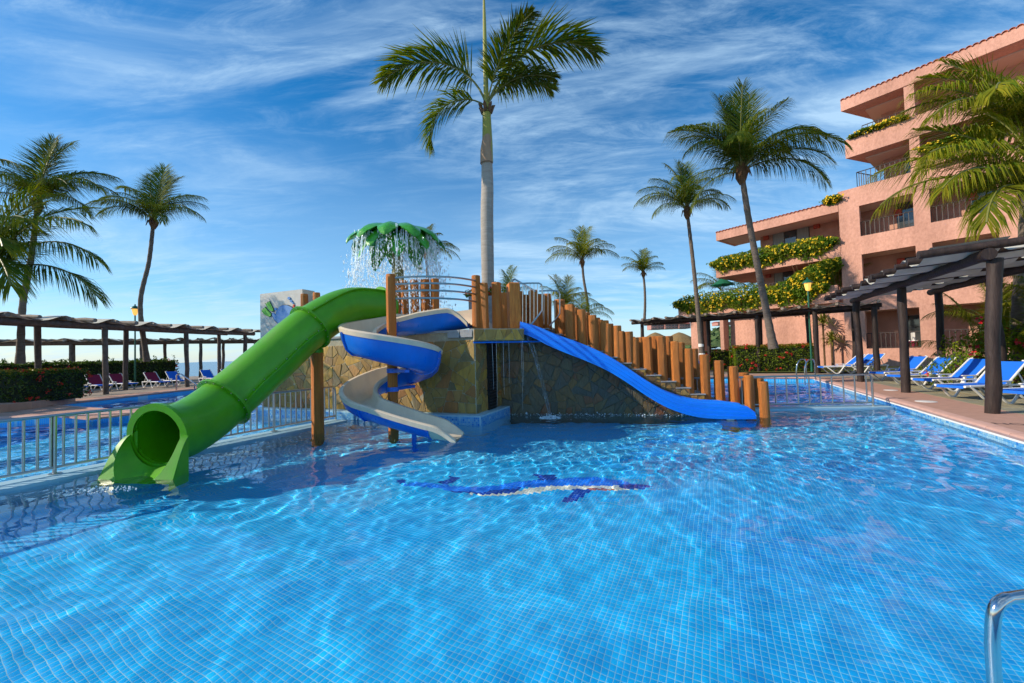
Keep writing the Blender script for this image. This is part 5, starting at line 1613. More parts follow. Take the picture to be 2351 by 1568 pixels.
# ================================================================== HEDGES AND SHRUBS
def box_points(n_, lo, hi, seed, shell=.18, top=1.0):
    r = np.random.default_rng(seed)
    lo, hi = np.array(lo, float), np.array(hi, float); S = hi - lo
    ar = np.array([S[1] * S[2], S[1] * S[2], S[0] * S[2], S[0] * S[2], S[0] * S[1] * 1.3])
    f = r.choice(5, n_, p=ar / ar.sum())
    P = lo + r.uniform(0, 1, (n_, 3)) * S; Nn = np.zeros((n_, 3))
    dep = np.abs(r.normal(0, shell * .5, n_))
    for k, (ax, sg) in enumerate(((0, -1), (0, 1), (1, -1), (1, 1), (2, 1))):
        m_ = f == k
        P[m_, ax] = (hi[ax] - dep[m_]) if sg > 0 else (lo[ax] + dep[m_])
        Nn[m_, ax] = sg
    P += .05 * np.sin(P * 5.0 + 1.3)[:, [1, 2, 0]]
    return P, Nn
def hedge(name, label, c, size, rz, n_, leaf, leafmat, flowers=None, seed=0, cat='hedge', tips=None, group=None, shoots=0):
    r = np.random.default_rng(seed + 50)
    root = thing(name, label, cat, c, rz, group)
    lo, hi = (-size[0] / 2, -size[1] / 2, 0), (size[0] / 2, size[1] / 2, size[2])
    P, N = box_points(n_, lo, hi, seed, .16)
    leaf_cloud('foliage', P, N, leaf, leafmat, seed, .5, .75, None, root)
    m_ = MB(); m_.box((0, 0, size[2] / 2 - .06), (size[0] - .28, size[1] - .28, size[2] - .1)); m_.build('hedge_core', MT['core'], root)  # solid dark box that blocks the view through the leaves
    if tips:
        Q, Nq = box_points(n_ // 5, (lo[0], lo[1], hi[2] - .05), (hi[0], hi[1], hi[2] + .05), seed + 1, .1)
        Q[:, 2] = hi[2] + r.uniform(-.10, .10, len(Q)); leaf_cloud('tip_leaves', Q, np.tile([0, 0, 1.], (len(Q), 1)), leaf * 1.1, tips, seed + 2, .45, .8, None, root)
    if shoots:
        Q = []
        for k in range(shoots):
            b = np.array([r.uniform(lo[0], hi[0]), r.uniform(lo[1], hi[1]), hi[2]]); h_ = r.uniform(.1, .38)
            Q.append(b + np.stack([r.normal(0, .05, 14), r.normal(0, .05, 14), np.linspace(0, h_, 14)], -1))
        Q = np.concatenate(Q); leaf_cloud('shoots', Q, np.tile([0, 0, 1.], (len(Q), 1)), leaf, leafmat, seed + 3, .45, 1.2, None, root)['kind'] = 'stuff'
    if flowers:
        k, fs, fm = flowers
        P, N = box_points(k, lo, hi, seed + 9, .03); P += N * .05
        Q = (P[:, None, :] + r.normal(0, fs * .42, (k, 9, 3))).reshape(-1, 3)
        o = leaf_cloud('flowers', Q, np.repeat(N, 9, axis=0), fs * .75, fm, seed + 4, .9, .6, None, root); o['kind'] = 'stuff'
    return root
pA, pB = oz(1690, 853, .28), oz(1880, 851, .28)
hw = np.linalg.norm(pB - pA)
hedge('flowering_hedge', 'clipped hedge dotted with red flowers beyond the right pool fence', tuple((pA + pB) / 2 + np.array([.25, .75, 0])), (hw, 1.6, 1.42), math.atan2(*(pB - pA)[[1, 0]]), 9000, .085, MT['vine'], (80, .095, MT['redflower']), 1, tips=MT['hedgetip'])  # brighter vine leaf puts a sunlit look into this hedge's colour
pA = oz(1668, 838, .28)
hedge('flowering_hedge', 'small loose shrub left of the clipped red flowered hedge', tuple(ay(1650, 825, 27.0) * [1, 1, 0] + [0, 0, .25]), (1.6, 1.2, 1.25), 0, 1600, .10, MT['vine'], (16, .12, MT['redflower']), 2)
# left planter with red flowered hedge
plc = (-20.7, 15.6, .2)
m_ = MB(); m_.prism([(-27, 12.35), (-17.2, 13.1), (-17.0, 14.1), (-18.2, 16.6), (-27, 17)], .18, .46)
pl = tag(m_.build('planter_curb', MT['coping']), 'low pink planter wall around the far left flowering hedge', 'planter')
hedge('flowering_hedge', 'dark hedge with red flowers and yellow tips at the far left', (-21.0, 15.0, .40), (7.4, 2.4, 1.12), .05, 9000, .10, MT['hedge'], (120, .09, MT['redflower']), 3, tips=MT['hedgetip'])
hedge('garden_hedge', 'long dark green hedge behind the maroon loungers', (-28.0, 23.0, .15), (13.0, 1.8, 1.75), rad(76), 12000, .14, MT['hedge'], None, 4, shoots=40)
hedge('garden_hedge', 'bushy end of the dark hedge beside the sea view', (-26.6, 29.6, .15), (2.2, 2.0, 1.75), rad(60), 2600, .14, MT['hedge'], (10, .12, MT['redflower']), 5, shoots=14)
# bougainvillea and areca behind the right pergola
def shrub(name, label, c, rx, ry_, h, n_, leaf, leafmat, flowers=None, seed=0, cat='shrub'):
    r = np.random.default_rng(seed)
    root = thing(name, label, cat, c)
    d = r.normal(0, 1, (n_, 3)); d /= np.linalg.norm(d, axis=1, keepdims=True); d[:, 2] = np.abs(d[:, 2])
    lump = 1 + .22 * np.sin(d[:, 0] * 7 + seed) * np.sin(d[:, 1] * 6) + .12 * np.sin(d[:, 2] * 11)
    q = r.uniform(.55, 1.0, (n_, 1)) ** .5 * lump[:, None]
    P = d * q * np.array([rx, ry_, h])
    leaf_cloud('foliage', P, d, leaf, leafmat, seed, .5, .8, None, root)
    m_ = MB()
    for k in range(6):
        a = k * 1.05; m_.tube([(0, 0, 0), (.3 * rx * math.cos(a), .3 * ry_ * math.sin(a), h * .4), (.6 * rx * math.cos(a), .6 * ry_ * math.sin(a), h * .75)], [.03, .02, .008], 5)
    m_.build('stems', MT['dryfrond'], root)['kind'] = 'stuff'
    if flowers:
        k, fs, fm = flowers
        ii = r.choice(n_, k); C_ = P[ii] * 1.04
        Q = (C_[:, None, :] + r.normal(0, fs * .5, (k, 10, 3))).reshape(-1, 3)
        o = leaf_cloud('flowers', Q, np.repeat(d[ii], 10, axis=0), fs * .6, fm, seed + 4, .9, .6, None, root); o['kind'] = 'stuff'
    return root
shrub('bougainvillea', 'leafy bougainvillea with crimson flowers behind the right loungers', (15.9, 12.6, .25), 1.9, 1.7, 2.1, 3600, .13, MT['vine'], (26, .20, MT['pinkflower']), 21)
shrub('bougainvillea', 'dark leafy bush at the right edge behind the nearest loungers', (15.4, 9.6, .25), 1.7, 1.7, 2.4, 2800, .13, MT['hedge'], (14, .20, MT['pinkflower']), 22)
def areca(label, c, n_, L, seed, kind='y'):
    r = np.random.default_rng(seed)
    root = thing('areca_palm', label, 'palm', c)
    for k in range(n_):
        a = r.uniform(0, 360); q = int(r.choice([0, 1, 2, 3, 6], p=[.25, .3, .22, .13, .1])); f = L * r.uniform(.7, 1.1)
        rr_ = r.uniform(0, .7)
        inst('frond', FR[(kind, q, k % 2)], root, (rr_ * math.cos(rad(a)), rr_ * math.sin(rad(a)), r.uniform(.3, 2.3)), (r.uniform(-.1, .1), 0, rad(a)), (f, f, f))
    m_ = MB()
    for k in range(7):
        a = r.uniform(0, 6.28); q = r.uniform(.1, .6)
        m_.tube([(q * math.cos(a), q * math.sin(a), 0), (q * 1.2 * math.cos(a), q * 1.2 * math.sin(a), r.uniform(1.5, 2.5))], [.05, .035], 6)
    m_.build('canes', MT['shaft'], root, True)
areca('yellow green areca palm clump between the near pergola posts', (18.6, 15.2, .25), 30, 2.1, 31, 'm')
areca('areca palm clump at the right edge under the pergola roof', (16.6, 11.9, .25), 26, 2.1, 32, 'm')
def strap_plant(label, c, n_, L, seed):
    r = np.random.default_rng(seed); m_ = MB(); V = []
    root = thing('strap_leaf_plant', label, 'plant', c)
    for k in range(n_):
        a = r.uniform(0, 6.28); e = r.uniform(-.2, 1.35); ln = L * r.uniform(.7, 1.1); dv = np.array([math.cos(a) * math.cos(e), math.sin(a) * math.cos(e), math.sin(e)])
        sd_ = np.array([-math.sin(a), math.cos(a), 0]) * .035
        b = np.array([0, 0, r.uniform(0, .25)]); md = b + dv * ln * .55; tp = md + (dv + np.array([0, 0, -.8])) * ln * .4
        m_.tn = r.uniform(0, 1)
        m_._add([b - sd_ * .6, b + sd_ * .6, md + sd_, md - sd_, tp], [(0, 1, 2, 3), (3, 2, 4)])
    m_.build('leaves', MT['agave'], root)
    m_ = MB(); m_.tube([(0, 0, -c[2] + .25), (0, 0, .15)], .06, 7); m_.build('cane', MT['dryfrond'], root)
    return root
# ================================================================== THE HOTEL
HP0 = np.array([21.76, 26.0]); HD = np.array([.6, -.8]); HN = np.array([.8, .6]); HL = np.array([.945, .325])
hotel = thing('hotel_building', 'pink stucco hotel with stepped balconies and red tiled eaves', 'hotel', (HP0[0], HP0[1], .2))
def hs_(u, v):
    q = hv(u, v, HP0, HD)
    return float((q[:2] - HP0) @ HD), float(q[2])
def hp(s_, dep, left=False):
    return HP0 + HD * s_ + HN * dep
HROT = math.atan2(HD[1], HD[0])
def fbox(name, s0, s1, z0, z1, d0, d1, material, parent=None, skew=False):
    """box on the facade: s along it, d inward; skew slants the left end as the balcony ends do"""
    m_ = MB()
    A_ = hp(s0, d0); B_ = hp(s1, d0); C_ = hp(s1, d1); D_ = hp(s0, d1)
    if skew: D_ = A_ + HL * (d1 - d0) / (HL @ HN)
    m_.prism([tuple(A_), tuple(B_), tuple(C_), tuple(D_)], z0, z1)
    return part(m_, name, material, parent or hotel)
S_END = 13.0
sB0, sB1 = hs_(1972, 473)[0], hs_(2095, 443)[0]         # first bay
sC0 = hs_(2137, 507)[0]; sC1 = sC0 + (sB1 - sB0)
sD0 = sC1 + (sC0 - sB1); sD1 = sD0 + (sB1 - sB0)
bays = [(sB0, sB1), (sC0, sC1), (sD0, sD1)]
z3t, z3b = hs_(2095, 443)[1], hs_(2097, 519)[1]
z2t = hs_(2100, 564)[1]; z2b = z2t - 2.35
z1t, z1b = hs_(2108, 705)[1], hs_(2111, 798)[1]
ZTOP = hs_(1939, 437)[1]
rows = [(z1b, z1t), (z2b, z2t), (z3b, z3t)]
edges_z = [.2, z1b, z1t, z2b, z2t, z3b, z3t, ZTOP]
# solid bands between the rows, piers between the bays
for a_, b_ in ((.2, z1b), (z1t, z2b), (z2t, z3b), (z3t, ZTOP)):
    fbox('wall_band', 0, S_END, a_, b_, 0, .35, MT['stucco'])
piers = [(0, sB0), (sB1, sC0), (sC1, sD0), (sD1, S_END)]
for a_, b_ in rows:
    for p0, p1 in piers:
        fbox('wall_pier', p0, p1, a_ + .002, b_ - .002, .001, .352, MT['stucco'])
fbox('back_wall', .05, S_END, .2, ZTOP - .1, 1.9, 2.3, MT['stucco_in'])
fbox('side_wall', -.0, .3, .2, ZTOP - .01, .36, 9.0, MT['stucco'])
for p0, p1 in piers[1:]:
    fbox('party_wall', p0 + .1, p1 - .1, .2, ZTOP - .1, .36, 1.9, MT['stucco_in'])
for a_, b_ in rows:
    fbox('balcony_floor', .31, S_END, a_ - .22, a_ - .05, .36, 1.9, MT['soffit'])
    fbox('balcony_ceiling', .31, S_END, b_ + .02, b_ + .12, .36, 1.9, MT['soffit'])
balu = MB(); balu.box((0, 0, .5), (.032, .032, 1.0)); balu_me = balu.mesh('baluster', MT['iron'])
def railing(s0, s1, zb, h, dep, pitch=.2, parent=None, dirn=None, start=None):
    a_ = hp(s0, dep) if start is None else start
    d_ = HD if dirn is None else dirn
    Lr = s1 - s0
    m_ = MB(); b_ = a_ + d_ * Lr
    m_.tube([v3(a_, zb + h), v3(b_, zb + h)], .028, 6); m_.tube([v3(a_, zb + .06), v3(b_, zb + .06)], .016, 6)
    rl_ = part(m_, 'railing', MT['iron'], hotel)
    k = max(2, int(Lr / pitch))
    for i in range(k + 1):
        q = a_ + d_ * (Lr * i / k)
        inst('baluster', balu_me, rl_, (q[0], q[1], zb), (0, 0, HROT), (1, 1, h))
    return rl_
lampm = MB(); lampm.box((0, 0, 0), (.34, .22, .40), 0, .02); lamp_me = lampm.mesh('wall_lamp', MT['redbox'])
def wall_lamp(s_, z_, dep):
    q = hp(s_, dep); own(inst('wall_lamp', lamp_me, None, (q[0], q[1], z_), (0, 0, HROT)), hotel)
for (p0, p1) in bays:
    for (a_, b_) in rows:
        railing(p0 + .02, p1 - .02, a_, .92 if a_ != z1b else .95, .16)
        wall_lamp((p0 + p1) / 2 + .3, b_ - .55, 1.78)
    for (a_, b_) in rows:
        fbox('glass_door', p1 - 1.0, p1 - .12, a_ + .02, a_ + 2.0, 1.84, 1.895, MT['glass'])
# level four: open corner balcony; planter slab; roof slab
zs4b, zs4t = hs_(1940.6, 364.6)[1], hs_(1940.6, 322)[1]
sL4 = hs_(1940.6, 345)[0]
zrb, zrt = hs_(1931, 256)[1], hs_(1929, 232.5)[1]
sLr = hs_(1930, 245)[0]
fbox('planter_slab', sL4, S_END, zs4b, zs4t, 0, 4.5, MT['stucco'], skew=True)
fbox('planter_soffit', sL4 + .8, S_END, zs4b - .08, zs4b - .004, .9, 4.2, MT['soffit'])
fbox('roof_slab', sLr, S_END, zrb, zrt, 0, 5.5, MT['stucco'], skew=True)
fbox('roof_soffit', sLr + 1.0, S_END, zrb - .07, zrb - .004, 1.1, 5.0, MT['soffit'])
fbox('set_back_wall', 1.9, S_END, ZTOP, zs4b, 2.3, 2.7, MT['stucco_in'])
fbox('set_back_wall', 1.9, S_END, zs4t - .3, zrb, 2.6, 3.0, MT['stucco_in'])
sp0, sp1 = hs_(2090, 380)[0], hs_(2114, 380)[0]
fbox('corner_pier', sp0, sp1, ZTOP + .002, zs4b - .002, .05, 2.3, MT['stucco'])
fbox('corner_pier', hs_(2076, 240)[0], hs_(2100, 240)[0], zs4t + .002, zrb - .002, .05, 2.6, MT['stucco'])
wall_lamp(hs_(2075, 345)[0] + .2, zs4b - 1.0, 2.2)
wall_lamp(hs_(2066, 240)[0] + .2, zrb - 1.1, 2.5)
fbox('glass_door', sp0 - .55, sp0 - .05, ZTOP + .02, zs4b - .15, 2.2, 2.295, MT['glass'])
railing(hs_(1966, 420)[0], sp0, ZTOP, 1.0, .2, .22)
railing(0, 2.0, ZTOP, 1.0, 0, .22, dirn=HL, start=hp(hs_(1966, 420)[0], .2))
railing(hs_(1975, 300)[0], hs_(2080, 260)[0], zs4t, .75, .5, .25)
for (p0, p1) in bays[1:]:
    fbox('parapet', p0, p1 + .9, ZTOP + .002, ZTOP + 1.05, -.35, -.02, MT['stucco'])
# barrel tiles along the eaves
tm = MB(); rings_ = []
for s_ in (0, .5):
    rings_.append([(-.12 * math.cos(a), -s_ * .0 + s_, .10 * math.sin(a) - .04 + .10 * s_) for a in np.linspace(0, math.pi, 7)])
tm.loft(rings_); tm.loft([[(x * .82, y, z - .025) for x, y, z in r_][::-1] for r_ in rings_])
tm.loft([[rings_[0][i] for i in range(7)], [(x * .82, y, z - .025) for x, y, z in rings_[0]]])
tile_me = tm.mesh('roof_tile', MT['terracotta'], True, 40)
def eave(s0, s1, z_, parent):
    k = int((s1 - s0) / .245)
    for i in range(k):
        q = hp(s0 + (i + .5) * (s1 - s0) / k, -.06)
        inst('roof_tile', tile_me, parent, (q[0], q[1], z_ + .045), (0, 0, HROT))
    m_ = MB(); m_.hexa([v3(hp(s0, .44), z_ + .14), v3(hp(s1, .44), z_ + .14), v3(hp(s1, 4.2), z_ + .85), v3(hp(s0 + .0, 4.2), z_ + .85),
                        v3(hp(s0, .44), z_ + .20), v3(hp(s1, .44), z_ + .20), v3(hp(s1, 4.2), z_ + .91), v3(hp(s0, 4.2), z_ + .91)])
    b_ = m_.build('roof_slope', MT['terracotta']); b_.parent = parent
roofp = fbox('roof_edge', sLr, S_END, zrt + .002, zrt + .05, .0, .45, MT['terracotta'])
eave(sLr, S_END, zrt, roofp)
# ---- lower wing to the left
wsl, wzt = hs_(1643.6, 535); _, wzb = hs_(1644.6, 553)
fbox('wing_fascia', wsl, -.02, wzb, wzt, 0, .35, MT['stucco'])
fbox('wing_soffit', wsl, -.02, wzb + .02, wzb + .14, .36, 3.2, MT['soffit'], skew=False)
wroof = fbox('roof_edge', wsl, -.02, wzt + .002, wzt + .05, .0, .45, MT['terracotta'])
eave(wsl, -.02, wzt, wroof)
m_ = MB(); m_.prism([tuple(hp(wsl, .36)), tuple(hp(wsl + .3, .36)), tuple(hp(wsl + .3, 3.2)), tuple(hp(wsl, 3.2))], wzb, wzt - .01); part(m_, 'wing_fascia_return', MT['stucco'], hotel)
usl, uzb = hs_(1644.6, 638); uzt = uzb + 1.15
lsl, lzb = hs_(1558, 728.6); lzt = lzb + 1.15
fbox('wing_parapet', usl, -.02, uzb, uzt, 0, .4, MT['stucco'])
fbox('wing_parapet_return', usl, usl + .35, uzb, uzt, .41, 5.0, MT['stucco'])
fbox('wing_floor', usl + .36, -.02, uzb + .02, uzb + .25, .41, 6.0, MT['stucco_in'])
fbox('terrace_parapet', lsl, hs_(1925, 695)[0], lzb, lzt, 0, .4, MT['stucco'])
fbox('terrace_parapet_return', lsl, lsl + .35, lzb, lzt, .41, 6.0, MT['stucco'])
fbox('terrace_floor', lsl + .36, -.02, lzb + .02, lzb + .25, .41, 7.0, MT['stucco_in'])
wall_s = hs_(1718, 580)[0]
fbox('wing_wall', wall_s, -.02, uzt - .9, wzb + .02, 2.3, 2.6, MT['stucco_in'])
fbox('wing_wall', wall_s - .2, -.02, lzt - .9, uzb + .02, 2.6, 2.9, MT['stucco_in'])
def wing_window(u0, u1, vt, vb, dep, panes):
    q0 = hv(u0, vt, hp(0, dep), HD); q1 = hv(u1, vb, hp(0, dep), HD)
    s0, s1 = (q0[:2] - HP0) @ HD, (q1[:2] - HP0) @ HD
    zt, zb = q0[2], q0[2] - 2.0
    w_ = fbox('window', s0, s1, zb, zt, dep - .04, dep, MT['iron'])
    for k in range(panes):
        a_ = s0 + (s1 - s0) * k / panes + .04; b_ = s0 + (s1 - s0) * (k + 1) / panes - .04
        p_ = fbox('pane', a_, b_, zb + .05, zt - .05, dep - .062, dep - .045, MT['curtain'] if k != 1 else MT['glass'])
        p_.parent = w_; p_.matrix_parent_inverse = Matrix.Identity(4)
wing_window(1774, 1860, 535, 560, 2.29, 3)
wing_window(1777, 1822, 622, 650, 2.59, 2)
wall_lamp((hv(1759, 545, hp(0, 2.2), HD)[:2] - HP0) @ HD, hv(1759, 545, hp(0, 2.2), HD)[2], 2.2)
wall_lamp((hv(1875, 518, hp(0, 2.2), HD)[:2] - HP0) @ HD, hv(1875, 518, hp(0, 2.2), HD)[2], 2.2)
wall_lamp((hv(1764, 632, hp(0, 2.5), HD)[:2] - HP0) @ HD, hv(1764, 632, hp(0, 2.5), HD)[2], 2.5)
railing(usl + .1, usl + 4.0, uzt, .55, .3, .22)
railing(lsl + 2.5, lsl + 8.5, lzt, .75, .35, .22)
# ground storey of the wing: columns, wall
gs0 = hs_(1664, 760)[0]
fbox('ground_wall', gs0, hs_(1945, 760)[0] - .03, .2, lzb + .03, 1.0, 1.4, MT['stucco'])
fbox('ground_buttress', hs_(1862, 760)[0], hs_(1945, 760)[0] - .03, .2, lzb, .35, .99, MT['stucco'])
fbox('column', hs_(1578, 760)[0], hs_(1604, 760)[0], .2, lzb + .02, .6, 1.4, MT['stucco'])
fbox('column', hs_(1652, 760)[0], hs_(1660, 760)[0], .2, lzb + .02, .1, 1.0, MT['stucco'])
fbox('garden_wall', lsl + 1.0, gs0 - .01, .2, 1.35, 1.2, 1.4, MT['stucco'])
# balcony chair with a red and white cloth on the ground balcony
q = hp(sB1 - .5, .75)
ch = thing('balcony_chair', 'white folded chair with red cloth on the ground floor balcony', 'chair', (q[0], q[1], z1b - .05))
m_ = MB(); m_.box((q[0], q[1], z1b + .42), (.55, .5, .06), HROT, .01); part(m_, 'seat', MT['white'], ch)
m_ = MB(); m_.box((q[0] + .2, q[1] + .1, z1b + .66), (.10, .5, .5), HROT + .3, .02); part(m_, 'backrest', MT['white'], ch)
m_ = MB(); m_.box((q[0] - .1, q[1] - .1, z1b + .22), (.5, .4, .36), HROT, .02); part(m_, 'red_cloth', MT['maroon'], ch)

# ---- flowering vines over the planters
def vine(label, s0, s1, zt, hang, up_, dep, n_, nf, seed, climb=False):
    r = np.random.default_rng(seed)
    q0 = hp((s0 + s1) / 2, dep)
    root = thing('flowering_vine', label, 'vine', (q0[0], q0[1], zt), HROT)
    L_ = s1 - s0
    x = r.uniform(-L_ / 2, L_ / 2, n_)
    prof = .55 + .30 * np.sin(x * 1.9 + seed) + .2 * np.sin(x * 4.3 + seed * 2)
    ed_ = np.clip(np.minimum(x + L_ / 2, L_ / 2 - x) / min(1.1, L_ * .25), 0, 1); ed_ = ed_ * ed_ * (3 - 2 * ed_)
    ramp = np.clip((x + L_ / 2) / L_, 0, 1) if climb else np.ones(n_)
    prof = prof * (.25 + .75 * ed_) * (.35 + .65 * ramp) + .25 * np.sin(x * 9.1 + seed * 3) * .4
    x = x + r.normal(0, .10, n_)
    t = r.beta(1.6, 1.7, n_)
    z = (up_ * (.75 + .4 * prof) - t * (up_ * .9 + hang * (.55 + .75 * prof))) * (.45 + .55 * ed_) - (1 - ramp) * hang * .55
    bulge = .16 + .42 * np.sin(np.clip(t * 1.25, 0, 1) * math.pi) * (.6 + .5 * prof)
    y = -bulge * r.uniform(.15, 1.0, n_) ** .6
    P = np.stack([x, y, z], -1)
    N = np.tile([0, -1., .35], (n_, 1))
    leaf_cloud('foliage', P, N, .17, MT['vine'], seed, .5, .75, lambda Q, r_: np.clip(.35 + .3 * np.sin(Q[:, 0] * 3 + Q[:, 2] * 4) + r_.uniform(-.3, .35, len(Q)), 0, 1), root)
    m_ = MB()
    for k in range(int(L_ * 3)):
        xx = r.uniform(-L_ / 2, L_ / 2); pts = [(xx + r.normal(0, .1), -.04 - .12 * j, .2 - j * hang * .3) for j in range(4)]
        m_.tube(pts, [.014, .012, .009, .004], 4, False)
    m_.build('stems', MT['dryfrond'], root)['kind'] = 'stuff'
    ii = r.choice(n_, nf)
    C_ = P[ii] + np.array([0, -.12, .02])
    Q = (C_[:, None, :] + r.normal(0, .036, (nf, 6, 3))).reshape(-1, 3)
    o = leaf_cloud('flowers', Q, np.tile([0, -1., .5], (len(Q), 1)), .080, MT['yellowflower'], seed + 2, .95, .5, None, root); o['kind'] = 'stuff'
    return root
vine('yellow flowered vine over the lowest terrace wall of the hotel wing', lsl - .25, hs_(1905, 690)[0], lzt, 1.15, .75, -.02, 8000, 210, 1)
vine('yellow flowered vine over the upper wing balcony under the eaves', usl - .25, -.15, uzt, .95, .55, -.02, 6500, 150, 2)
vine('dense yellow flowered climber beside the tower block below the upper balcony', hs_(1815, 640)[0], -.05, lzt + 1.6, 1.7, .5, -.10, 5000, 120, 3, True)
vine('yellow flowered plants tumbling from the wing roof corner', hs_(1895, 460)[0], .1, ZTOP - .45, .35, .35, .05, 500, 26, 4)
vine('yellow flowered plants along the highest planter under the roof', hs_(1952, 300)[0], hs_(2085, 270)[0], zs4t, .10, .32, .1, 900, 46, 5)
vine('yellow flowered vine hanging on the second bay parapet of the hotel', sC0 - .25, sC1 + .7, ZTOP + 1.05, .9, .25, -.38, 1500, 70, 6)
c_ = hp(hs_(1893, 760)[0], -.25)
strap_plant('upper spiky yellow green plant against the pink hotel wall', (c_[0], c_[1], hs_(1893, 745)[1]), 90, 1.15, 41)
c_ = hp(hs_(1913, 790)[0], -.35)
strap_plant('lower spiky yellow green plant against the pink hotel wall', (c_[0], c_[1], hs_(1913, 785)[1]), 90, 1.1, 42)
# green parasol on the terrace
q = hv(1659, 650, hp(0, 2.2), HD)
um = thing('parasol', 'dark green parasol on the hotel terrace', 'parasol', (q[0], q[1], lzt - .9))
hz_ = hv(1659, 637, hp(0, 2.2), HD)[2] - (lzt - .9)
m_ = MB(); m_.tube([(0, 0, 0), (0, 0, hz_)], .03, 6); m_.build('pole', MT['iron'], um)
for k in range(8):
    a0_, a1_ = k * math.pi / 4, (k + 1) * math.pi / 4
    m_ = MB(); m_._add([(0, 0, hz_), (.95 * math.cos(a0_), .95 * math.sin(a0_), hz_ - .68), (.92 * math.cos((a0_ + a1_) / 2), .92 * math.sin((a0_ + a1_) / 2), hz_ - .64), (.95 * math.cos(a1_), .95 * math.sin(a1_), hz_ - .68)], [(0, 1, 2), (0, 2, 3)])
    m_.build('canopy_panel', MT['umbrella'], um)

# ================================================================== STREET LAMPS
def lamp(label, base, h, s_=1.0):
    root = thing('garden_lamp', label, 'lamp', tuple(base), 0, 'lit lantern lamps')
    m_ = MB(); m_.tube([(0, 0, 0), (0, 0, .5), (0, 0, h)], [.07 * s_, .05 * s_, .04 * s_], 10); m_.build('post', MT['lampgreen'], root, True)
    m_ = MB(); m_.lathe([(.05 * s_, 0), (.11 * s_, .06), (.18 * s_, .40 * s_), (.18 * s_, .42 * s_)], 6, (0, 0, h)); m_.build('glass', MT['lampglow'], root)
    m_ = MB(); m_.lathe([(.25 * s_, .42 * s_), (.24 * s_, .47 * s_), (.14 * s_, .58 * s_), (.04 * s_, .64 * s_), (.03 * s_, .74 * s_)], 10, (0, 0, h)); m_.build('cap', MT['lampgreen'], root, True)
q = ay(1862, 806, 21.5); lamp('lit green lantern lamp in front of the pink hotel', (q[0], q[1], .25), ay(1852, 668, 21.5)[2] - .25, 1.0)
q = ay(310, 830, 26.0); lamp('lit lantern lamp beside the curving palm on the left', (q[0], q[1], .2), ay(310, 724, 26.0)[2] - .2, 1.0)

# ================================================================== PERGOLAS
def logbar(a, b, r_, seed, name, material, parent, seg=9):
    r = np.random.default_rng(seed); a, b = np.array(a, float), np.array(b, float)
    m_ = MB(); k = 6
    pts = [a + (b - a) * i / k + (r.normal(0, r_ * .10, 3) if 0 < i < k else 0) for i in range(k + 1)]
    m_.tube(pts, [r_ * r.uniform(.93, 1.07) for _ in range(k + 1)], seg, True)
    return part(m_, name, material, parent, True, 50)
def pergola(label, front, back, zf, zb_, rposts, rbeam, rraft, spacing, over_f, over_b, wood, rwood, canvas, seed, s_start=-.6, s_end=None, strips=3, lean=0.0):
    """front/back: post base points in order along the pergola"""
    r = np.random.default_rng(seed)
    front = [np.array(p, float) for p in front]; back = [np.array(p, float) for p in back]
    root = thing('pergola', label, 'pergola', (front[0][0], front[0][1], DECK), 0, 'timber pergolas with canvas shade')
    for i, (p, z_) in enumerate([(p, zf) for p in front] + [(p, zb_) for p in back]):
        logbar(v3(p, DECK - .02), v3(p + r.normal(0, .05, 2) + lean * np.array([1, 0]), z_ - rbeam * .7), rposts, seed * 31 + i, 'post', wood, root, 12)
    d = (front[-1] - front[0]); Lf = np.linalg.norm(d); d /= Lf
    nr = np.array([-d[1], d[0]])
    bo = (back[0] - front[0]) @ nr
    if s_end is None: s_end = Lf + .6
    logbar(v3(front[0] + d * s_start, zf), v3(front[0] + d * s_end, zf), rbeam, seed * 7 + 1, 'beam', wood, root, 12)
    logbar(v3(front[0] + d * s_start + nr * bo, zb_), v3(front[0] + d * s_end + nr * bo, zb_), rbeam, seed * 7 + 2, 'beam', wood, root, 12)
    k = int((s_end - s_start) / spacing)
    sg = 1 if bo > 0 else -1
    raf = []
    for i in range(k + 1):
        s_ = s_start + .1 + i * spacing
        q = front[0] + d * s_
        za, zbk = zf + rbeam + rraft * .8, zb_ + rbeam + rraft * .8
        j = r.uniform(-.08, .08)
        a_ = v3(q - nr * sg * (over_f + r.uniform(-.12, .12)) + d * j, za + (zf - zb_) * over_f / abs(bo)); b_ = v3(q + nr * (bo + sg * over_b) - d * j, zbk - (zf - zb_) * over_b / abs(bo))
        logbar(a_, b_, rraft * r.uniform(.85, 1.1), seed * 100 + i, 'rafter', rwood, root, 8)
        raf.append((s_, za, zbk))
    if canvas:
        wtot = abs(bo) + over_f + over_b - .3
        ws = wtot / strips
        for c_ in range(strips):
            o0 = -over_f + .15 + c_ * ws + .03; o1 = o0 + ws - .06
            m_ = MB(); rings_ = []
            sub = 6
            for i in range(len(raf) - 1):
                for t in range(sub):
                    f = t / sub
                    s_ = raf[i][0] + (raf[i + 1][0] - raf[i][0]) * f
                    sgn = 1 if (i + c_) % 2 == 0 else -1
                    hz2 = math.cos(f * math.pi) * sgn * (rraft * 1.25 + .02)
                    row = []
                    for g in range(4):
                        o_ = o0 + (o1 - o0) * g / 3
                        q = front[0] + d * s_ + nr * sg * o_
                        tt = o_ / abs(bo)
                        row.append(v3(q, raf[i][1] + (raf[i][2] - raf[i][1]) * tt + hz2 - .05 * math.sin(f * math.pi)))
                    rings_.append(row)
            m_.loft(rings_)
            part(m_, 'canvas_strip', MT['canvas'], root, True, 60)
    return root
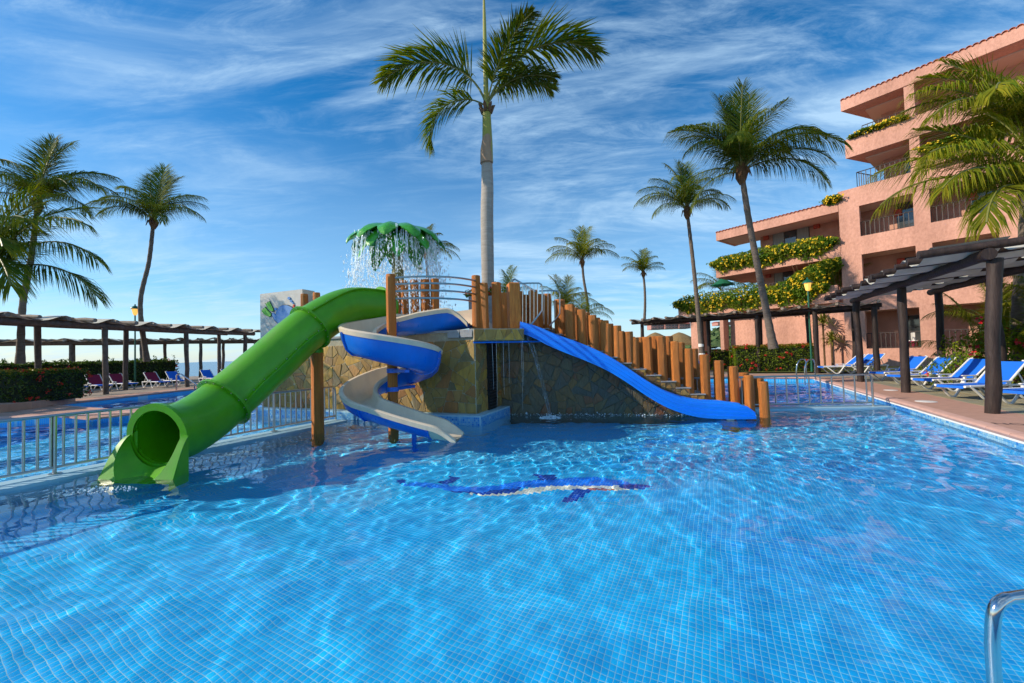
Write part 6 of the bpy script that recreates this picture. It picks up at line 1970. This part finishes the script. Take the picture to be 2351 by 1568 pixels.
# near right
F0, F1 = oz(2278, 950, DECK)[:2], oz(2080, 902, DECK)[:2]
pdv = (F1 - F0); plen = np.linalg.norm(pdv); pdv /= plen
pnr = np.array([pdv[1], -pdv[0]])
Fm = F0 - pdv * plen; F2_ = F0 + pdv * plen * 2.0
pergola('dark timber pergola with woven canvas over the right loungers', [F0, F1, F2_], [F0 + pnr * 2.3 + pdv * .6, F1 + pnr * 2.3 + pdv * .6, F2_ + pnr * 2.3],
        3.42, 3.55, .112, .115, .085, .72, 1.0, .7, MT['darkwood'], MT['darkwood'], True, 3, -.25, plen * 2 + .5)
# far right, along the hotel lawn
G = [oz(2036, 856, DECK)[:2], oz(1862, 846, DECK)[:2] * .96, oz(1690, 838, DECK)[:2] * .92, ]
ga = ay(2015, 694, 19.5); gb = ay(1462, 746, 27.5)
gz = (ga[2] + gb[2]) / 2
gd = (gb[:2] - ga[:2]); gl = np.linalg.norm(gd); gd /= gl; gn = np.array([gd[1], -gd[0]])
fr_s = [0.15, gl * .20, gl * .42, gl * .66, gl * .97]
pergola('long timber pergola with canvas in front of the hotel wing', [ga[:2] + gd * s_ for s_ in fr_s], [ga[:2] + gd * s_ + gn * 2.2 for s_ in (fr_s[0] + .8, fr_s[1] + .4, fr_s[2] + .2, fr_s[3] + .2)],
        gz, gz, .12, .10, .075, .78, .7, .6, MT['darkwood'], MT['greywood'], True, 5, -.3, gl + .2)
# left front pergola
la, lb = oz(243, 905, DECK)[:2], oz(430, 888, DECK)[:2]
ld_ = (lb - la); lsp = np.linalg.norm(ld_); ld_ /= lsp; ln_ = np.array([-ld_[1], ld_[0]])
lz = ay(240, 748, la[1])[2]
pergola('weathered timber pergola over the maroon loungers on the left', [la - ld_ * lsp, la, lb, lb + ld_ * lsp], [la + ld_ * s_ + ln_ * 2.3 for s_ in (-1.2, 2.6, 8.8)],
        lz, lz + .1, .12, .14, .095, .95, .6, .6, MT['oldwood'], MT['greywood'], True, 7, -lsp - 1, lsp * 3.2)
# left rear pergola by the sea
ra, rb_ = ay(-20, 791, 28.5), ay(600, 781, 36.0)
rz_ = 3.45
rd_ = (rb_[:2] - ra[:2]); rl_ = np.linalg.norm(rd_); rd_ /= rl_; rn_ = np.array([-rd_[1], rd_[0]])
pergola('second weathered pergola farther back by the sea on the left', [ra[:2] + rd_ * s_ for s_ in (rl_ * .25, rl_ * .5, rl_ * .73, rl_ * .97)], [ra[:2] + rd_ * s_ + rn_ * 2.6 for s_ in (rl_ * .2, rl_ * .55, rl_ * .80, rl_ * .98)],
        rz_, rz_, .12, .12, .095, 1.15, .6, .6, MT['oldwood'], MT['greywood'], True, 9, -rl_ * .3, rl_ * .76)
# timber shelter seen between the stair logs
pergola('low timber shelter glimpsed behind the upper stair logs', [ay(1270, 800, 30)[:2], ay(1400, 800, 30)[:2]], [ay(1270, 800, 33)[:2], ay(1400, 800, 33)[:2]], 3.3, 3.3, .14, .13, .1, 1.1, .5, .5, MT['oldwood'], MT['greywood'], True, 11, -.5)

# ================================================================== LOUNGERS
def make_lounger(sl1, sl2):
    root = bpy.data.objects.new('sun_lounger', None); put(root)
    # foot at x = 0, head at x = 1.95
    m_ = MB(); m_.loft([[(x, y, .36 + .012 * math.cos(y * 5) + (.012 if x < .1 else 0)) for y in np.linspace(-.29, .29, 5)] for x in np.linspace(.02, 1.22, 8)])
    m_.loft([[(x, y, .325) for y in (-.29, .29)] for x in (.02, 1.22)])
    m_.loft([[(.0, y, .30), (.0, y, .365), (.06, y, .372)] for y in (-.29, .29)])
    m_.build('seat_sling', sl1, root, True)
    bl, ba = .82, rad(42)
    m_ = MB()
    rows_ = [[(1.20 + bl * t * math.cos(ba), y, .37 + bl * t * math.sin(ba) - .02 * math.cos(y * 4) * math.sin(t * 3.1)) for y in np.linspace(-.29, .29, 5)] for t in np.linspace(0, 1, 7)]
    m_.loft(rows_); m_.loft([[(x + .02, y, z - .025) for x, y, z in r_][::-1] for r_ in rows_])
    m_.build('back_sling', sl2, root, True)
    for sg in (-1, 1):
        m_ = MB(); m_.tube([(.0, sg * .315, .35), (1.25, sg * .315, .35), (1.95, sg * .315, .34)], .030, 8); m_.build('side_rail', MT['white'], root, True)
        m_ = MB(); m_.tube([(1.20, sg * .31, .37), (1.20 + bl * math.cos(ba), sg * .31, .37 + bl * math.sin(ba)), (1.22 + bl * math.cos(ba), sg * .22, .39 + bl * math.sin(ba))], .024, 8); m_.build('back_frame', MT['white'], root, True)
        m_ = MB(); m_.tube(catmull([(.12, sg * .33, .36), (.30, sg * .35, .20), (.48, sg * .36, .03), (.62, sg * .36, .03), (.76, sg * .35, .20), (.88, sg * .33, .36)], 4), .028, 7); m_.build('leg', MT['white'], root, True)
        m_ = MB(); m_.tube(catmull([(1.22, sg * .33, .34), (1.40, sg * .35, .18), (1.56, sg * .36, .03), (1.68, sg * .36, .03), (1.80, sg * .35, .18), (1.92, sg * .33, .34)], 4), .028, 7); m_.build('leg', MT['white'], root, True)
        m_ = MB(); m_.box((1.05, sg * .345, .455), (.46, .06, .03), 0, .012); m_.box((.90, sg * .345, .40), (.05, .05, .1)); m_.box((1.2, sg * .345, .40), (.05, .05, .1)); m_.build('arm_rest', MT['white'], root)
    m_ = MB(); m_.tube([(1.72, -.3, .34), (1.60, -.28, .62), (1.60, .28, .62), (1.72, .3, .34)], .02, 6); m_.build('back_prop', MT['white'], root, True)
    return root
LB = make_lounger(MT['sling'], MT['sling']); LM = make_lounger(MT['sling'], MT['maroon'])
used = {'b': False, 'm': False}
def lounger(label, foot, heading, kind='b', group='blue sun loungers'):
    src = LB if kind == 'b' else LM
    o = src if not used[kind] else copy_tree(src)
    used[kind] = True
    o.location = (foot[0], foot[1], DECK + .012); o.rotation_euler = (0, 0, heading + random.uniform(-.09, .09))
    tag(o, label, 'sun lounger', group)
hd = .06                         # heads away from the water
def foot_at(u, v): return oz(u, v, DECK + .36)[:2]
for lab, u, v in (('blue lounger nearest the photographer at the right edge beyond the big pergola post', 2315, 898),
                  ('blue lounger with raised back just right of the big near pergola post', 2180, 886),
                  ('blue lounger half hidden behind the big near pergola post', 2117, 871),
                  ('blue lounger second from the far end of the right hand row', 2053, 862),
                  ('blue lounger at the far end of the right hand row', 2012, 855)):
    lounger(lab, foot_at(u, v), hd)
for lab, u, v, h_ in (('blue lounger on the far deck left of the third pergola post', 1915, 841, hd - .2), ('blue lounger on the far deck behind the third pergola post', 1950, 840, hd + .1),
                 ('blue lounger at the right end of the red flowered hedge', 1884, 842, hd - .25)):
    lounger(lab, foot_at(u, v), h_)
for lab, u, v, h_ in (('blue lounger glimpsed between the lower stair logs', 1590, 836, .6), ('blue lounger left of the red flowered hedge behind the logs', 1535, 838, .3), ('blue lounger partly behind the dark post left of the red hedge', 1625, 837, .4)):
    lounger(lab, foot_at(u, v), h_)
for lab, u, v, k_ in (('maroon covered lounger nearest the red flowered hedge on the left', 242, 884, 'm'), ('maroon covered lounger behind the left pergola post', 302, 880, 'm'), ('maroon covered lounger farthest from the red hedge', 378, 876, 'm'),
                      ('blue lounger half hidden by the red flowered hedge on the left', 186, 887, 'b'), ('blue lounger next to the row of maroon ones on the left', 425, 873, 'b'), ('blue lounger with its back up behind the left chrome handrail', 500, 868, 'b'), ('last blue lounger on the left just above the green slide', 548, 866, 'b')):
    lounger(lab, foot_at(u, v), rad(153), k_, 'blue sun loungers' if k_ == 'b' else 'maroon covered loungers')
# chrome rails into the back pool
def poolrail(label, u, v0, pts, sep_):
    q0 = oz(u, v0, DECK)
    root = thing('pool_rail', label, 'handrail', tuple(q0))
    for k in range(2):
        m_ = MB(); m_.tube(catmull([np.array(p) + np.array([0, sep_ * k, 0]) for p in pts], 5), .025, 8); m_.build('rail', MT['chrome'], root, True, 70)
poolrail('pair of chrome grab rails at the far right pool corner', 1872, 872, [(0, 0, 0), (0, 0, .75), (-.12, 0, .88), (-.3, 0, .80), (-.42, 0, .5), (-.45, 0, -.2)], .5)
q0 = oz(405, 905, 0)
root = thing('pool_rail', 'sloping chrome handrail into the left pool behind the green slide', 'handrail', tuple(q0))
m_ = MB(); m_.tube([np.array(ay(u, v, q0[1])) - q0 for u, v in ((405, 905), (405, 862), (409, 858), (416, 859), (452, 884), (456, 892))], .035, 8); m_.build('rail', MT['chrome'], root, True)
m_ = MB(); m_.tube([np.array(ay(u, v, q0[1])) - q0 for u, v in ((446, 880), (446, 900))], .03, 8); m_.build('leg', MT['chrome'], root, True)

# ================================================================== SMALL THINGS
q = oz(2126, 922, DECK + .012)
m_ = MB(); m_.lathe([(.20, 0), (.20, .006), (.185, .010)], 24); o = m_.build('skimmer_lid', MT['white'], None, True); o.location = tuple(q + np.array([0, 0, .001]))
tag(o, 'round white skimmer lid in the pink coping beside the pool', 'lid')
q = oz(2045, 896, DECK + .012)
m_ = MB(); m_.lathe([(.17, 0), (.17, .006), (.155, .010)], 24); o = m_.build('skimmer_lid', MT['white'], None, True); o.location = tuple(q + np.array([0, 0, .001]))
tag(o, 'small white lid in the coping near the fence end', 'lid')
cu_ = bpy.data.curves.new('painted_warning', 'FONT'); cu_.body = 'NO'; cu_.size = .26; cu_.extrude = .0005
cu_.materials.append(MT['paint_black'])
to = bpy.data.objects.new('painted_warning', cu_); put(to)
q = oz(2285, 974, DECK + .012); to.location = (q[0], q[1], DECK + .0145); to.rotation_euler = (0, 0, math.atan2(rd[1], rd[0]) - math.pi / 2)
bpy.context.view_layer.update()
me_t = bpy.data.meshes.new_from_object(to.evaluated_get(bpy.context.evaluated_depsgraph_get()))
mt_o = bpy.data.objects.new('painted_warning', me_t); put(mt_o); mt_o.matrix_world = to.matrix_world.copy()
bpy.data.objects.remove(to)
mt_o.name = 'painted_warning'
tag(mt_o, 'black painted letters NO on the pink coping at the right', 'marking')
# thatched parasols beyond the far pergola
for lab, u, y in (('thatched parasol seen left of the pink column', 1560, 44.0), ('thatched parasol half hidden behind the stair logs', 1505, 50.0)):
    q = ay(u, 790, y)
    root = thing('thatched_parasol', lab, 'parasol', (q[0], q[1], .2), 0, 'thatched parasols')
    h_ = ay(u, 765, y)[2] - .2
    m_ = MB(); m_.tube([(0, 0, 0), (0, 0, h_ - .1)], .09, 7); m_.build('pole', MT['oldwood'], root)
    m_ = MB(); m_.lathe([(2.1, -1.35), (2.0, -1.15), (1.3, -.5), (.5, -.05), (.08, .1)], 24, (0, 0, h_), lambda a, z: 1 + .05 * math.sin(a * 17) + .03 * math.sin(a * 31)); m_.build('thatch', MT['thatch'], root)
# red roofed houses on the hill
winm = MB(); winm.box((0, 0, 0), (2.2, .3, 1.8)); win_me = winm.mesh('window', MT['glass'])
def far_block(label, u0, u1, vt, vb, y, nb, seed):
    r = np.random.default_rng(seed)
    p0, p1 = ay(u0, vb, y), ay(u1, vb, y); zt = ay((u0 + u1) / 2, vt, y)[2]
    root = thing('hillside_hotel', label, 'building', (p0[0], y, p0[2]))
    w_ = (p1[0] - p0[0]) / nb; H_ = zt - p0[2]
    for i in range(nb):
        h_ = H_ * (1 - .22 * (i / max(1, nb - 1))) * r.uniform(.92, 1.02); yo = r.uniform(-2, 2)
        m_ = MB(); m_.box((w_ * (i + .5), yo, h_ * .40), (w_ * .98, 9, h_ * .8)); m_.build('wall', MT['farwall'], root)
        m_ = MB(); z0 = h_ * .78
        m_.hexa([(w_ * i - .4, yo - 6, z0), (w_ * (i + 1) + .4, yo - 6, z0), (w_ * (i + 1) + .4, yo + 6, z0), (w_ * i - .4, yo + 6, z0), (w_ * i + .2, yo - 1, h_ * 1.0), (w_ * (i + 1) - .2, yo - 1, h_), (w_ * (i + 1) - .2, yo + 1, h_), (w_ * i + .2, yo + 1, h_)])
        m_.build('roof', MT['farroof'], root)
        for j in range(2):
            for k in range(2):
                inst('window', win_me, root, (w_ * (i + .28 + .44 * k), yo - 4.55, h_ * (.18 + .34 * j)), (0, 0, 0), (w_ / 8, 1, h_ / 12))
far_block('row of red roofed buildings on the distant hill', 1492, 1580, 738, 757, 300.0, 6, 1)
far_block('small red roofed house higher on the wooded hill', 1640, 1672, 738, 748, 300.0, 2, 2)
# palm fronds planted by the hotel wall behind the climber
areca('feathery palm growing beside the tower block on the terrace', tuple(np.append(hp(hs_(1905, 640)[0], .6), lzt - .8)), 16, 1.8, 35, 'm')
# green litter bin by the lawn post
q = oz(2218, 850, DECK)
